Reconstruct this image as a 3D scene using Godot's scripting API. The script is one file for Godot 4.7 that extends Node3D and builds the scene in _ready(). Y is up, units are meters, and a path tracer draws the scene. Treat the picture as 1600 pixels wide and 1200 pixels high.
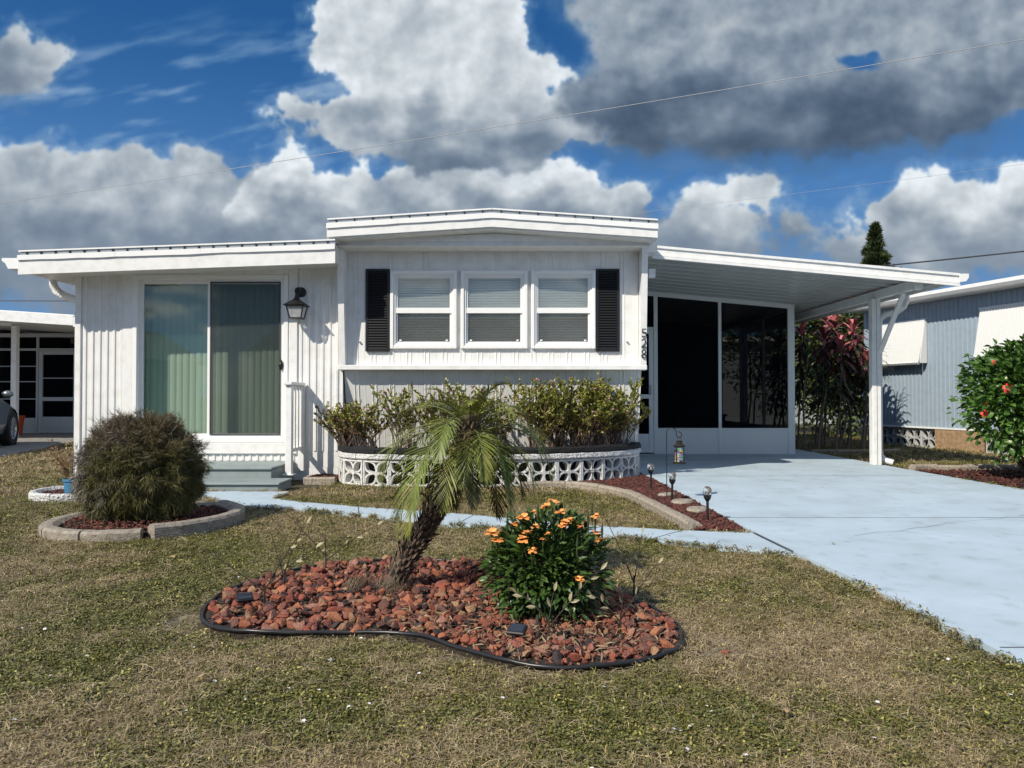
extends Node3D

# Metres; y up; the camera looks along -z, so "d" below is the distance in front of it (z = -d).
var rnd := RandomNumberGenerator.new()
var M := {}
var used := {}
var soft := FastNoiseLite.new()
var fine := FastNoiseLite.new()
var puff := FastNoiseLite.new()


class Builder:
	var v := PackedVector3Array()
	var n := PackedVector3Array()
	var c := PackedColorArray()
	var u := PackedVector2Array()
	var col := Color.WHITE

	func tri(a: Vector3, b: Vector3, cc: Vector3) -> void:   # counter-clockwise seen from the front
		var m := (b - a).cross(cc - a).normalized()
		v.append(a); v.append(cc); v.append(b)
		for i in 3:
			n.append(m); c.append(col); u.append(Vector2.ZERO)

	func tri_n(a: Vector3, b: Vector3, cc: Vector3, na: Vector3, nb: Vector3, nc: Vector3) -> void:
		v.append(a); v.append(cc); v.append(b)
		n.append(na); n.append(nc); n.append(nb)
		for i in 3:
			c.append(col); u.append(Vector2.ZERO)

	func quad(a: Vector3, b: Vector3, cc: Vector3, d: Vector3) -> void:
		tri(a, b, cc)
		tri(a, cc, d)

	func face(p: Array, out: Vector3) -> void:               # a convex face turned so that it faces "out"
		var m: Vector3 = (p[1] - p[0]).cross(p[2] - p[0])
		for i in range(1, p.size() - 1):
			if m.dot(out) >= 0.0:
				tri(p[0], p[i], p[i + 1])
			else:
				tri(p[0], p[i + 1], p[i])

	func box(lo: Vector3, hi: Vector3, bev := 0.003, xf := Transform3D()) -> void:
		var ctr := (lo + hi) * 0.5
		var h := (hi - lo) * 0.5
		var b: float = min(bev, min(h.x, min(h.y, h.z)) * 0.45)
		for ax in 3:
			for s in [-1.0, 1.0]:
				var q: Array = []
				for k in [[-1, -1], [1, -1], [1, 1], [-1, 1]]:
					var p := Vector3.ZERO
					p[ax] = s * h[ax]
					p[(ax + 1) % 3] = k[0] * (h[(ax + 1) % 3] - b)
					p[(ax + 2) % 3] = k[1] * (h[(ax + 2) % 3] - b)
					q.append(xf * (ctr + p))
				var o := Vector3.ZERO
				o[ax] = s
				face(q, xf.basis * o)
		if b <= 0.0:
			return
		for ax in 3:                                         # chamfered edges along each axis
			var i := (ax + 1) % 3
			var j := (ax + 2) % 3
			for si in [-1.0, 1.0]:
				for sj in [-1.0, 1.0]:
					var q: Array = []
					for k in [[-1, 0], [1, 0], [1, 1], [-1, 1]]:
						var p := Vector3.ZERO
						p[ax] = k[0] * (h[ax] - b)
						p[i] = si * (h[i] - (b if k[1] == 0 else 0.0))
						p[j] = sj * (h[j] - (0.0 if k[1] == 0 else b))
						q.append(xf * (ctr + p))
					var o := Vector3.ZERO
					o[i] = si
					o[j] = sj
					face(q, xf.basis * o)
		for sx in [-1.0, 1.0]:
			for sy in [-1.0, 1.0]:
				for sz in [-1.0, 1.0]:
					var s := Vector3(sx, sy, sz)
					var e := Vector3(h.x * sx, h.y * sy, h.z * sz)
					face([xf * (ctr + e - Vector3(0, b * sy, b * sz)), xf * (ctr + e - Vector3(b * sx, 0, b * sz)), xf * (ctr + e - Vector3(b * sx, b * sy, 0))], xf.basis * s)

	func prism(poly: PackedVector2Array, depth: float, xf := Transform3D()) -> void:   # polygon in x, y pushed from z 0 to -depth
		var idx := Geometry2D.triangulate_polygon(poly)
		var f := xf.basis.z
		for k in range(0, idx.size(), 3):
			var a := poly[idx[k]]
			var b := poly[idx[k + 1]]
			var d := poly[idx[k + 2]]
			face([xf * Vector3(a.x, a.y, 0), xf * Vector3(b.x, b.y, 0), xf * Vector3(d.x, d.y, 0)], f)
			face([xf * Vector3(a.x, a.y, -depth), xf * Vector3(b.x, b.y, -depth), xf * Vector3(d.x, d.y, -depth)], -f)
		var cw := Geometry2D.is_polygon_clockwise(poly)
		for i in poly.size():
			var a := poly[i]
			var b := poly[(i + 1) % poly.size()]
			var o := Vector2(b.y - a.y, a.x - b.x) * (-1.0 if cw else 1.0)
			face([xf * Vector3(a.x, a.y, 0), xf * Vector3(b.x, b.y, 0), xf * Vector3(b.x, b.y, -depth), xf * Vector3(a.x, a.y, -depth)], xf.basis * Vector3(o.x, o.y, 0))

	func tube(pts: PackedVector3Array, rad: PackedFloat32Array, sides := 6, cap := true) -> void:
		var rings: Array = []
		var norms: Array = []
		var side := Vector3.ZERO
		for i in pts.size():
			var t := (pts[min(i + 1, pts.size() - 1)] - pts[max(i - 1, 0)]).normalized()
			if side == Vector3.ZERO:
				side = t.cross(Vector3.UP if absf(t.y) < 0.9 else Vector3.RIGHT).normalized()
			else:
				side = (side - t * side.dot(t)).normalized()
			var up := side.cross(t)
			var r := PackedVector3Array()
			var m := PackedVector3Array()
			var rr: float = rad[min(i, rad.size() - 1)]
			for k in sides:
				var a := TAU * k / sides
				var o := side * cos(a) + up * sin(a)
				r.append(pts[i] + o * rr)
				m.append(o)
			rings.append(r)
			norms.append(m)
		for i in pts.size() - 1:
			for k in sides:
				var l := (k + 1) % sides
				tri_n(rings[i][k], rings[i + 1][k], rings[i + 1][l], norms[i][k], norms[i + 1][k], norms[i + 1][l])
				tri_n(rings[i][k], rings[i + 1][l], rings[i][l], norms[i][k], norms[i + 1][l], norms[i][l])
		if cap:
			var t0 := (pts[0] - pts[1]).normalized()
			face(Array(rings[0]), t0)
			face(Array(rings[-1]), (pts[-1] - pts[-2]).normalized())

	func lathe(prof: PackedVector2Array, sides: int, at := Vector3.ZERO, basis := Basis()) -> void:   # (radius, height) from the bottom up
		for i in prof.size() - 1:
			var p := prof[i]
			var q := prof[i + 1]
			var nn := Vector2(q.y - p.y, p.x - q.x).normalized()
			for k in sides:
				var a := TAU * k / sides
				var b := TAU * (k + 1) / sides
				var ca := Vector3(cos(a), 0, sin(a))
				var cb := Vector3(cos(b), 0, sin(b))
				var na := basis * (ca * nn.x + Vector3.UP * nn.y)
				var nb := basis * (cb * nn.x + Vector3.UP * nn.y)
				var pa := at + basis * (ca * p.x + Vector3.UP * p.y)
				var pb := at + basis * (cb * p.x + Vector3.UP * p.y)
				var qa := at + basis * (ca * q.x + Vector3.UP * q.y)
				var qb := at + basis * (cb * q.x + Vector3.UP * q.y)
				if q.x > 0.0:
					tri_n(pa, qa, qb, na, na, nb)
				if p.x > 0.0:
					tri_n(pa, qb, pb, na, nb, nb)

	func ball(at: Vector3, r: Vector3, rings := 8, sides := 12) -> void:
		for i in rings:
			for k in sides:
				var q: Array = []
				for e in [[0, 0], [0, 1], [1, 1], [1, 0]]:
					var t: float = PI * (i + e[0]) / rings
					var a: float = TAU * (k + e[1]) / sides
					q.append(Vector3(sin(t) * cos(a), cos(t), sin(t) * sin(a)))
				tri_n(at + q[0] * r, at + q[1] * r, at + q[2] * r, q[0], q[1], q[2])
				tri_n(at + q[0] * r, at + q[2] * r, at + q[3] * r, q[0], q[2], q[3])

	func ribbon(p: PackedVector2Array, w: float, z0: float, z1: float) -> void:   # a band of that width along p, between two depths
		var l := PackedVector2Array()
		var r := PackedVector2Array()
		for i in p.size():
			var t := (p[min(i + 1, p.size() - 1)] - p[max(i - 1, 0)]).normalized()
			l.append(p[i] + Vector2(-t.y, t.x) * w * 0.5)
			r.append(p[i] - Vector2(-t.y, t.x) * w * 0.5)
		for i in p.size() - 1:
			var a := Vector3(r[i].x, r[i].y, z1)
			var b := Vector3(r[i + 1].x, r[i + 1].y, z1)
			var cc := Vector3(l[i + 1].x, l[i + 1].y, z1)
			var d := Vector3(l[i].x, l[i].y, z1)
			var k := Vector3(0, 0, z0 - z1)
			quad(a, b, cc, d)
			quad(a + k, b + k, b, a)
			quad(d, cc, cc + k, d + k)

	func blade(p: PackedVector3Array, w: PackedFloat32Array, side: Vector3) -> void:   # a leaf: a strip of those widths along p
		for i in p.size() - 1:
			var a := p[i] - side * w[i]
			var b := p[i] + side * w[i]
			var cc := p[i + 1] + side * w[i + 1]
			var d := p[i + 1] - side * w[i + 1]
			if w[i] > 0.0:
				tri(a, b, cc)
			if w[i + 1] > 0.0:
				tri(a, cc, d)

	func ribbon_flat(a: Vector2, b: Vector2, w: float, y: float) -> void:
		var t := (b - a).normalized() * w * 0.5
		var s := Vector2(-t.y, t.x)
		face([Vector3(a.x + s.x, y, -a.y - s.y), Vector3(b.x + s.x, y, -b.y - s.y), Vector3(b.x - s.x, y, -b.y + s.y), Vector3(a.x - s.x, y, -a.y + s.y)], Vector3.UP)

	func loft(rings: Array) -> void:                         # closed rings of equal size, joined one to the next
		for i in rings.size() - 1:
			var k: int = rings[i].size()
			for j in k:
				var l := (j + 1) % k
				quad(rings[i][j], rings[i][l], rings[i + 1][l], rings[i + 1][j])

	func mesh() -> ArrayMesh:
		var a := []
		a.resize(Mesh.ARRAY_MAX)
		a[Mesh.ARRAY_VERTEX] = v
		a[Mesh.ARRAY_NORMAL] = n
		a[Mesh.ARRAY_COLOR] = c
		a[Mesh.ARRAY_TEX_UV] = u
		var m := ArrayMesh.new()
		m.add_surface_from_arrays(Mesh.PRIMITIVE_TRIANGLES, a)
		return m


func P(x: float, y: float, d: float) -> Vector3:
	return Vector3(x, y, -d)


func nb(col := Color.WHITE) -> Builder:
	var b := Builder.new()
	b.col = col
	return b


func numbered(s: String) -> String:
	used[s] = used.get(s, -1) + 1
	return s if used[s] == 0 else "%s_%03d" % [s, used[s]]


func tag(o: Node3D, label: String, category: String, group := "", kind := "") -> Node3D:
	if label: o.set_meta("label", label)
	if category: o.set_meta("category", category)
	if group: o.set_meta("group", group)
	if kind: o.set_meta("kind", kind)
	return o


func thing(called: String, label: String, category: String, at := Vector3.ZERO, turn := 0.0, group := "") -> Node3D:
	var o := Node3D.new()
	o.name = numbered(called)
	add_child(o)
	o.position = at
	o.rotation.y = turn
	return tag(o, label, category, group)


func part(parent: Node3D, called: String, shape, m: Material, kind := "") -> MeshInstance3D:
	var o := MeshInstance3D.new()
	o.name = called
	o.mesh = shape.mesh() if shape is Builder else shape
	o.material_override = m
	parent.add_child(o, true)
	if kind: o.set_meta("kind", kind)
	return o


func solo(called: String, shape, m: Material, label := "", category := "", group := "", kind := "") -> MeshInstance3D:
	var o := MeshInstance3D.new()
	o.name = numbered(called)
	o.mesh = shape.mesh() if shape is Builder else shape
	o.material_override = m
	add_child(o)
	tag(o, label, category, group, kind)
	return o


func scatter(parent: Node3D, called: String, shape: Mesh, m: Material, where: Array, tint: Array = []) -> MultiMeshInstance3D:
	var mm := MultiMesh.new()
	mm.transform_format = MultiMesh.TRANSFORM_3D
	mm.use_colors = tint.size() > 0
	mm.mesh = shape
	mm.instance_count = where.size()
	for i in where.size():
		mm.set_instance_transform(i, where[i])
		if tint.size():
			mm.set_instance_color(i, tint[i])
	var o := MultiMeshInstance3D.new()
	o.name = called if parent != self else numbered(called)
	o.multimesh = mm
	o.material_override = m
	parent.add_child(o, true)
	o.set_meta("kind", "stuff")
	return o


func box_part(parent: Node3D, called: String, lo: Vector3, hi: Vector3, m: Material, bev := 0.003) -> MeshInstance3D:
	var b := nb()
	b.box(Vector3(min(lo.x, hi.x), min(lo.y, hi.y), min(lo.z, hi.z)), Vector3(max(lo.x, hi.x), max(lo.y, hi.y), max(lo.z, hi.z)), bev)
	return part(parent, called, b, m)


func rr(a: float, b: float) -> float:
	return rnd.randf_range(a, b)


func lin(r: float, g: float, b: float) -> Color:
	return Color(r, g, b).linear_to_srgb()


func noise_tex(seed_: int, freq: float, stops: Array, octaves := 4, size := 512, kind := FastNoiseLite.TYPE_SIMPLEX_SMOOTH) -> NoiseTexture2D:
	var f := FastNoiseLite.new()
	f.seed = seed_
	f.noise_type = kind
	f.frequency = freq
	f.fractal_octaves = octaves
	var t := NoiseTexture2D.new()
	t.width = size
	t.height = size
	t.seamless = true
	t.noise = f
	if stops.size():
		var g := Gradient.new()
		var off := PackedFloat32Array()
		var cols := PackedColorArray()
		for s in stops:
			off.append(s[0])
			cols.append(s[1])
		g.offsets = off
		g.colors = cols
		t.color_ramp = g
	return t


func mat(key: String, col: Color, rough := 0.7, tex: Texture2D = null, scale := 1.0, bump: Texture2D = null, relief := 0.0, extra := {}) -> StandardMaterial3D:
	var m := StandardMaterial3D.new()
	m.resource_name = key
	m.albedo_color = Color(col.r, col.g, col.b).linear_to_srgb() if col.a >= 1.0 else Color(Color(col.r, col.g, col.b).linear_to_srgb(), col.a)
	m.roughness = rough
	m.vertex_color_use_as_albedo = true
	if tex or bump:
		m.uv1_triplanar = true
		m.uv1_world_triplanar = true
		m.uv1_scale = Vector3.ONE * scale
	if tex:
		m.albedo_texture = tex
	if bump:
		m.heightmap_enabled = true
		m.heightmap_texture = bump
		m.heightmap_scale = relief
	for k in extra:
		m.set(k, extra[k])
	M[key] = m
	return m


func g(x: float) -> Color:
	return Color(x, x, x)


func setup_view() -> void:
	var cam := Camera3D.new()
	cam.name = "camera"
	cam.position = Vector3(0, 0.97, 0)
	cam.rotation_degrees = Vector3(0.95, 0, 0)
	cam.fov = 53.05
	cam.near = 0.05
	cam.far = 900.0
	add_child(cam)
	cam.current = true
	var e := Environment.new()
	e.background_mode = Environment.BG_SKY
	var sm := PanoramaSkyMaterial.new()
	sm.panorama = ImageTexture.create_from_image(sky_picture())
	sm.energy_multiplier = 1.0
	var sky := Sky.new()
	sky.sky_material = sm
	e.sky = sky
	e.background_energy_multiplier = 1.0
	e.tonemap_mode = Environment.TONE_MAPPER_LINEAR
	e.tonemap_exposure = 1.25
	e.sdfgi_enabled = true
	e.ssao_enabled = true
	e.ssil_enabled = true
	var w := WorldEnvironment.new()
	w.name = "world_environment"
	w.environment = e
	add_child(w)
	var sun := DirectionalLight3D.new()
	sun.name = "sun"
	sun.light_energy = 1.32
	sun.light_color = Color(1.0, 0.965, 0.9)
	sun.light_angular_distance = 0.5
	sun.shadow_enabled = true
	add_child(sun)
	sun.look_at_from_position(Vector3.ZERO, Vector3(0.83, -1.0, -0.87))


func set_noises() -> void:
	rnd.seed = 5
	for f in [soft, fine, puff]:
		f.noise_type = FastNoiseLite.TYPE_SIMPLEX_SMOOTH
		f.fractal_type = FastNoiseLite.FRACTAL_FBM
		f.frequency = 1.0
	soft.seed = 11
	soft.fractal_octaves = 4
	fine.seed = 23
	fine.fractal_octaves = 6
	fine.fractal_gain = 0.55
	puff.seed = 37
	puff.noise_type = FastNoiseLite.TYPE_CELLULAR
	puff.cellular_return_type = FastNoiseLite.RETURN_DISTANCE
	puff.fractal_octaves = 4
	puff.fractal_gain = 0.5


# Each cloud is a heap of ellipses [east, up, wide, tall] in hundredths of the tangent plane, with the tone of its crown and of its base.
func clouds() -> Array:
	return [
		{"e": [[-775, 530, 62, 48], [-810, 500, 60, 50], [-745, 522, 30, 26]], "top": 0.72, "base": 0.56, "y0": 450, "y1": 580, "rag": 0.4},
		{"e": [[-640, 290, 330, 100], [-430, 270, 170, 88], [-820, 290, 200, 110], [-560, 345, 170, 42], [-100, 250, 700, 60], [-700, 330, 130, 60], [-690, 190, 330, 75], [-350, 190, 250, 60]], "top": 0.755, "base": 0.55, "y0": 220, "y1": 410, "rag": 0.55, "soft": 1.6},
		{"e": [[-345, 335, 48, 68], [-370, 290, 90, 70], [-255, 325, 62, 42], [-270, 285, 110, 60], [-180, 315, 90, 48], [-60, 310, 120, 58], [60, 320, 100, 62], [120, 290, 70, 55]], "top": 0.90, "base": 0.56, "y0": 240, "y1": 385, "rag": 0.45},
		{"e": [[185, 295, 42, 36], [205, 272, 34, 30]], "top": 0.76, "base": 0.56, "y0": 250, "y1": 335, "rag": 0.4},
		{"e": [[290, 285, 45, 38], [370, 318, 62, 26], [335, 265, 80, 42], [250, 250, 45, 36], [398, 338, 26, 18], [380, 230, 60, 18], [290, 235, 90, 30]], "top": 0.80, "base": 0.58, "y0": 215, "y1": 350, "rag": 0.4},
		{"e": [[680, 330, 60, 34], [615, 285, 80, 52], [740, 275, 130, 62], [820, 310, 70, 60], [540, 228, 68, 30], [600, 245, 60, 36], [700, 220, 200, 45]], "top": 0.86, "base": 0.60, "y0": 200, "y1": 365, "rag": 0.42},
		{"e": [[-215, 575, 105, 95], [-120, 615, 140, 80], [-110, 500, 150, 85], [-40, 560, 62, 80], [-5, 490, 70, 60], [-335, 453, 34, 16], [-270, 440, 80, 40], [-180, 420, 120, 52], [-60, 400, 140, 62], [80, 440, 130, 50], [130, 465, 70, 40]], "top": 0.83, "base": 0.50, "y0": 335, "y1": 500, "rag": 0.45},
		{"e": [[480, 600, 400, 160], [380, 520, 250, 120], [570, 470, 200, 80], [270, 540, 150, 105], [760, 520, 260, 85], [700, 640, 400, 150], [180, 640, 120, 60], [430, 440, 160, 58], [470, 452, 190, 72], [150, 480, 110, 50], [370, 436, 300, 82], [620, 450, 160, 70]], "top": 0.625, "base": 0.395, "y0": 385, "y1": 590, "rag": 0.36, "soft": 1.7, "holes": [[52, 535, 76, 52], [42, 500, 50, 42], [548, 529, 34, 13]]},
	]


func sky_picture() -> Image:
	var W := 4096
	var H := 2048
	var low := Image.create(1024, 512, false, Image.FORMAT_RGB8)
	low.fill(Color(0.5, 0.52, 0.5))
	for j in 264:
		var el := (0.5 - (j + 0.5) / 512.0) * PI
		for i in 1024:
			var az := (i + 0.5) / 1024.0 * TAU
			low.set_pixel(i, j, far_sky(az, el))
	low.resize(W, H, Image.INTERPOLATE_CUBIC)
	var data := low.get_data()
	var heaps := clouds()
	for j in range(int(H * 0.315), int(H * 0.5) + 4):
		var el := (0.5 - (j + 0.5) / H) * PI
		for k in range(-560, 560):
			var az := (k + 0.5) / W * TAU
			var x := tan(az) * 1202.0
			var y := tan(el) / cos(az) * 1202.0
			var wt: float = clampf((1330.0 - absf(x)) / 480.0, 0, 1) * clampf((780.0 - y) / 140.0, 0, 1)
			if wt <= 0.0:
				continue
			wt = wt * wt * (3.0 - 2.0 * wt)
			var cl := near_sky(x, y, heaps)
			var at := (j * W + posmod(k, W)) * 3
			data[at] = int(lerpf(data[at], clampf(cl.r, 0, 1) * 255.0, wt))
			data[at + 1] = int(lerpf(data[at + 1], clampf(cl.g, 0, 1) * 255.0, wt))
			data[at + 2] = int(lerpf(data[at + 2], clampf(cl.b, 0, 1) * 255.0, wt))
	return Image.create_from_data(W, H, false, Image.FORMAT_RGB8, data)


func blue(up: float) -> Color:                               # clear air: paler towards the horizon
	var t := clampf(up, 0.0, 1.0)
	var c := Color(0.43, 0.61, 0.80).lerp(Color(0.335, 0.53, 0.755), smoothstep(0.0, 0.2, t))
	return c.lerp(Color(0.155, 0.355, 0.585), smoothstep(0.17, 0.46, t))


func far_sky(az: float, el: float) -> Color:
	var dir := Vector3(sin(az) * cos(el), sin(el), -cos(az) * cos(el))
	var c := blue(dir.y)
	if dir.y < -0.02:
		return Color(0.5, 0.52, 0.5)
	var q := Vector2(dir.x, dir.z) / (maxf(dir.y, 0.0) + 0.30)
	var nn := fine.get_noise_2d(q.x * 1.3 + 40.0, q.y * 1.3) + 0.25 * fine.get_noise_2d(q.x * 4.1, q.y * 4.1 + 9.0)
	var a := smoothstep(-0.04, 0.20, nn + 0.03)
	var behind := 0.5 + 0.5 * clampf(dir.z, -1, 1)            # clouds on the far side from the sun are lit from the front
	var tone := lerpf(0.88, 0.60, smoothstep(0.05, 0.5, nn)) + 0.04 * behind
	return c.lerp(Color(tone * 0.96, tone * 0.99, tone * 1.03), a)


func near_sky(x: float, y: float, heaps: Array) -> Color:
	var c := blue(y / sqrt(1202.0 * 1202.0 + x * x + y * y))
	# thin ice cloud, drawn out along the wind
	var s := soft.get_noise_2d((x * 0.9 + y * 0.45) / 260.0, (y - x * 0.22) / 60.0 + 3.0) + 0.5 * fine.get_noise_2d((x + y * 0.5) / 150.0, (y - x * 0.25) / 28.0)
	var veil := smoothstep(0.05, 0.85, s + 0.08) * 0.56 * clampf((150.0 - x) / 500.0, 0.12, 1) * smoothstep(650.0, 480.0, y) * smoothstep(170.0, 320.0, y)
	c = c.lerp(Color(0.72, 0.79, 0.87), veil)
	var px := x / 100.0
	var py := y / 100.0
	var wx := x + 16.0 * soft.get_noise_2d(px * 1.3, py * 1.3 + 50.0)
	var wy := y + 16.0 * soft.get_noise_2d(px * 1.3 + 70.0, py * 1.3)
	var ready := false
	var bil := 0.0
	var rag := 0.0
	var relief := 0.0
	var broad := 0.0
	for h in heaps:
		var d := -9.0
		for e in h.e:
			var qx: float = (wx - e[0]) / e[2]
			var qy: float = (wy - e[1]) / e[3]
			var q := 1.0 - sqrt(qx * qx + qy * qy)
			q *= minf(e[2], e[3]) / 60.0
			d = maxf(d, q) if absf(d - q) > 0.35 else maxf(d, q) + 0.09 * (1.0 - absf(d - q) / 0.35)
		if d < -1.1:
			continue
		if not ready:
			ready = true
			bil = puff.get_noise_2d(px * 1.1, py * 1.25)
			rag = fine.get_noise_2d(px * 1.05, py * 1.15)
			relief = bil - puff.get_noise_2d(px * 1.1 - 0.10, py * 1.25 + 0.13) + 1.3 * (fine.get_noise_2d(px * 0.8 - 0.09, py * 0.8 + 0.10) - fine.get_noise_2d(px * 0.8, py * 0.8))
			broad = soft.get_noise_2d(px * 0.55 + 9.0, py * 0.8)
		var hole := -9.0
		if h.has("holes"):
			for e in h.holes:
				var q := 1.0 - Vector2((wx - e[0]) / e[2], (wy - e[1]) / e[3]).length()
				hole = maxf(hole, q)
		var f: float = d + h.rag * (rag * 0.95 - bil * 0.34 - 0.14)
		var low := 1.0 - smoothstep(h.y0 - 10.0, h.y0 + 70.0, y)
		var a := smoothstep(-0.02, lerpf(0.17, 0.42, low) * h.get("soft", 1.0), f)
		a = maxf(a, 0.22 * smoothstep(-0.26, 0.12, f + 0.16 * soft.get_noise_2d(px * 3.0, py * 3.0)))
		if hole > -3.0:
			a *= 1.0 - 0.97 * smoothstep(-0.25, 0.45, hole + 0.55 * rag - 0.15 * bil)
		if a <= 0.003:
			continue
		var t := smoothstep(h.y0, h.y1, y + 70.0 * broad + 30.0 * rag)
		var tone: float = lerpf(h.base, h.top, t)
		tone += (relief * 0.115 + rag * 0.04) * lerpf(0.25, 1.0, t) + 0.085 * broad
		tone += 0.09 * (1.0 - smoothstep(0.05, 0.5, f)) * lerpf(0.25, 1.0, t)   # thin rims let the light through
		tone = clampf(tone, 0.34, 0.95)
		var k := smoothstep(0.38, 0.9, tone)
		c = c.lerp(Color(tone - lerpf(0.070, 0.030, k), tone, tone + lerpf(0.085, 0.022, k)), a)
	return Color(c.r * 0.905, c.g * 0.905, c.b * 0.905)


func make_materials() -> void:
	var dirt := noise_tex(3, 0.012, [[0.0, Color(0.93, 0.925, 0.915)], [0.5, Color(0.98, 0.98, 0.978)], [1.0, Color(1, 1, 1)]], 5, 1024)
	var lumps := noise_tex(4, 0.03, [], 4, 512)
	var grain := noise_tex(5, 0.12, [], 3, 512)
	mat("white", Color(0.80, 0.80, 0.79), 0.42, dirt, 0.35, lumps, 0.05)
	mat("trim", Color(0.83, 0.83, 0.82), 0.38, dirt, 0.5)
	mat("vinyl", Color(0.84, 0.84, 0.83), 0.3)
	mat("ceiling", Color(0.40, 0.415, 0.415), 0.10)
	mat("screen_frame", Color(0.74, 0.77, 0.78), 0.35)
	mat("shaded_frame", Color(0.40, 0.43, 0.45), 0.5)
	mat("metal_grey", Color(0.36, 0.38, 0.39), 0.4, null, 1, null, 0, {"metallic": 0.6})
	mat("black_metal", Color(0.012, 0.012, 0.014), 0.42)
	mat("black_paint", Color(0.006, 0.007, 0.010), 0.5, null, 1, grain, 0.03)
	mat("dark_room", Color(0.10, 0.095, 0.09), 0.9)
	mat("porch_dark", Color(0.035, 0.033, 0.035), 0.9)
	mat("glass", Color(0.85, 0.92, 0.9, 0.10), 0.015, null, 1, null, 0, {"transparency": BaseMaterial3D.TRANSPARENCY_ALPHA, "metallic_specular": 0.62})
	mat("door_glass", Color(0.03, 0.09, 0.08, 0.15), 0.012, null, 1, null, 0, {"transparency": BaseMaterial3D.TRANSPARENCY_ALPHA, "metallic_specular": 0.7})
	mat("lamp_glass", Color(0.9, 0.92, 0.92, 0.30), 0.2, null, 1, null, 0, {"transparency": BaseMaterial3D.TRANSPARENCY_ALPHA})
	mat("globe", Color(0.95, 0.96, 0.97, 0.04), 0.02, null, 1, null, 0, {"refraction_enabled": true, "refraction_scale": 0.045})
	mat("insect_screen", Color(0.02, 0.022, 0.026, 0.44), 0.8, null, 1, null, 0, {"transparency": BaseMaterial3D.TRANSPARENCY_ALPHA})
	mat("porch_screen", Color(0.004, 0.005, 0.008, 0.74), 0.9, null, 1, null, 0, {"transparency": BaseMaterial3D.TRANSPARENCY_ALPHA, "metallic_specular": 0.15})
	mat("vane", Color(0.47, 0.62, 0.47), 0.6)
	mat("slat", Color(0.80, 0.88, 0.82), 0.5)
	var wear := noise_tex(8, 0.006, [[0.0, Color(0.90, 0.90, 0.895)], [0.42, Color(0.95, 0.953, 0.955)], [0.6, Color(0.962, 0.966, 0.97)], [1.0, Color(1, 1, 1)]], 6, 1024)
	mat("blue_concrete", Color(0.485, 0.585, 0.665), 0.72, wear, 0.22, noise_tex(9, 0.04, [], 5, 512), 0.25, {"detail_enabled": true, "detail_blend_mode": BaseMaterial3D.BLEND_MODE_MUL, "detail_uv_layer": BaseMaterial3D.DETAIL_UV_1, "detail_albedo": noise_tex(10, 0.02, [[0.0, Color(0.88, 0.88, 0.865)], [0.35, Color(0.98, 0.98, 0.98)], [1.0, Color.WHITE]], 6, 1024)})
	mat("step_paint", Color(0.27, 0.32, 0.32), 0.6, wear, 0.6)
	mat("concrete", Color(0.38, 0.35, 0.31), 0.85, noise_tex(12, 0.03, [[0.0, Color(0.62, 0.58, 0.53)], [0.5, Color(0.88, 0.86, 0.83)], [1.0, Color.WHITE]], 6, 512), 1.3, grain, 0.5)
	mat("pale_curb", Color(0.45, 0.41, 0.36), 0.9, noise_tex(13, 0.03, [[0.0, Color(0.6, 0.56, 0.5)], [0.5, Color(0.88, 0.86, 0.83)], [1.0, Color.WHITE]], 6, 512), 1.7, grain, 0.6)
	mat("grey_concrete", Color(0.33, 0.32, 0.30), 0.85, noise_tex(14, 0.02, [[0.0, Color(0.75, 0.74, 0.72)], [1.0, Color.WHITE]], 6, 512), 0.4)
	mat("block_white", Color(0.78, 0.78, 0.77), 0.6, noise_tex(15, 0.04, [[0.0, Color(0.62, 0.62, 0.6)], [0.4, Color(0.93, 0.93, 0.92)], [1.0, Color.WHITE]], 5, 512), 1.6, grain, 0.25)
	mat("cap_white", Color(0.78, 0.78, 0.77), 0.65, noise_tex(16, 0.06, [[0.0, Color(0.25, 0.25, 0.26)], [0.36, Color(0.85, 0.85, 0.85)], [1.0, Color.WHITE]], 5, 512), 1.4, noise_tex(17, 0.05, [], 5, 512), 2.0)
	mat("black_stone", Color(0.006, 0.0065, 0.008), 0.8, null, 1.5, noise_tex(18, 0.06, [], 4, 512), 1.6)
	mat("soil", Color(0.06, 0.045, 0.03), 0.95, noise_tex(19, 0.05, [[0.0, Color(0.5, 0.5, 0.5)], [1.0, Color.WHITE]], 5, 512), 1.0, grain, 1.0)
	mat("ground", Color(1, 1, 1), 0.95, noise_tex(20, 0.05, [[0.0, Color(0.6, 0.58, 0.55)], [0.5, Color(0.9, 0.9, 0.88)], [1.0, Color.WHITE]], 6, 1024), 0.7, noise_tex(21, 0.10, [], 5, 512), 0.5)
	mat("plain", Color.WHITE, 0.7)
	mat("leaf", Color.WHITE, 0.5, null, 1, null, 0, {"backlight": Color(0.35, 0.4, 0.2)})
	mat("gloss_leaf", Color.WHITE, 0.38, null, 1, null, 0, {"backlight": Color(0.16, 0.2, 0.08)})
	mat("petal", Color.WHITE, 0.55, null, 1, null, 0, {"backlight": Color(0.5, 0.5, 0.5)})
	mat("twig", Color.WHITE, 0.85)
	mat("bark", Color.WHITE, 0.9, null, 1.0, noise_tex(22, 0.05, [], 5, 512), 1.0)
	mat("rock", Color.WHITE, 0.9, noise_tex(24, 0.06, [[0.0, Color(0.55, 0.5, 0.5)], [0.5, Color(0.9, 0.88, 0.88)], [1.0, Color.WHITE]], 5, 512), 5.0, noise_tex(25, 0.10, [], 4, 512), 0.8)
	mat("stake_leaf", Color(0.36, 0.32, 0.19), 0.45)
	mat("edging", Color(0.014, 0.015, 0.017), 0.35)
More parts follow.
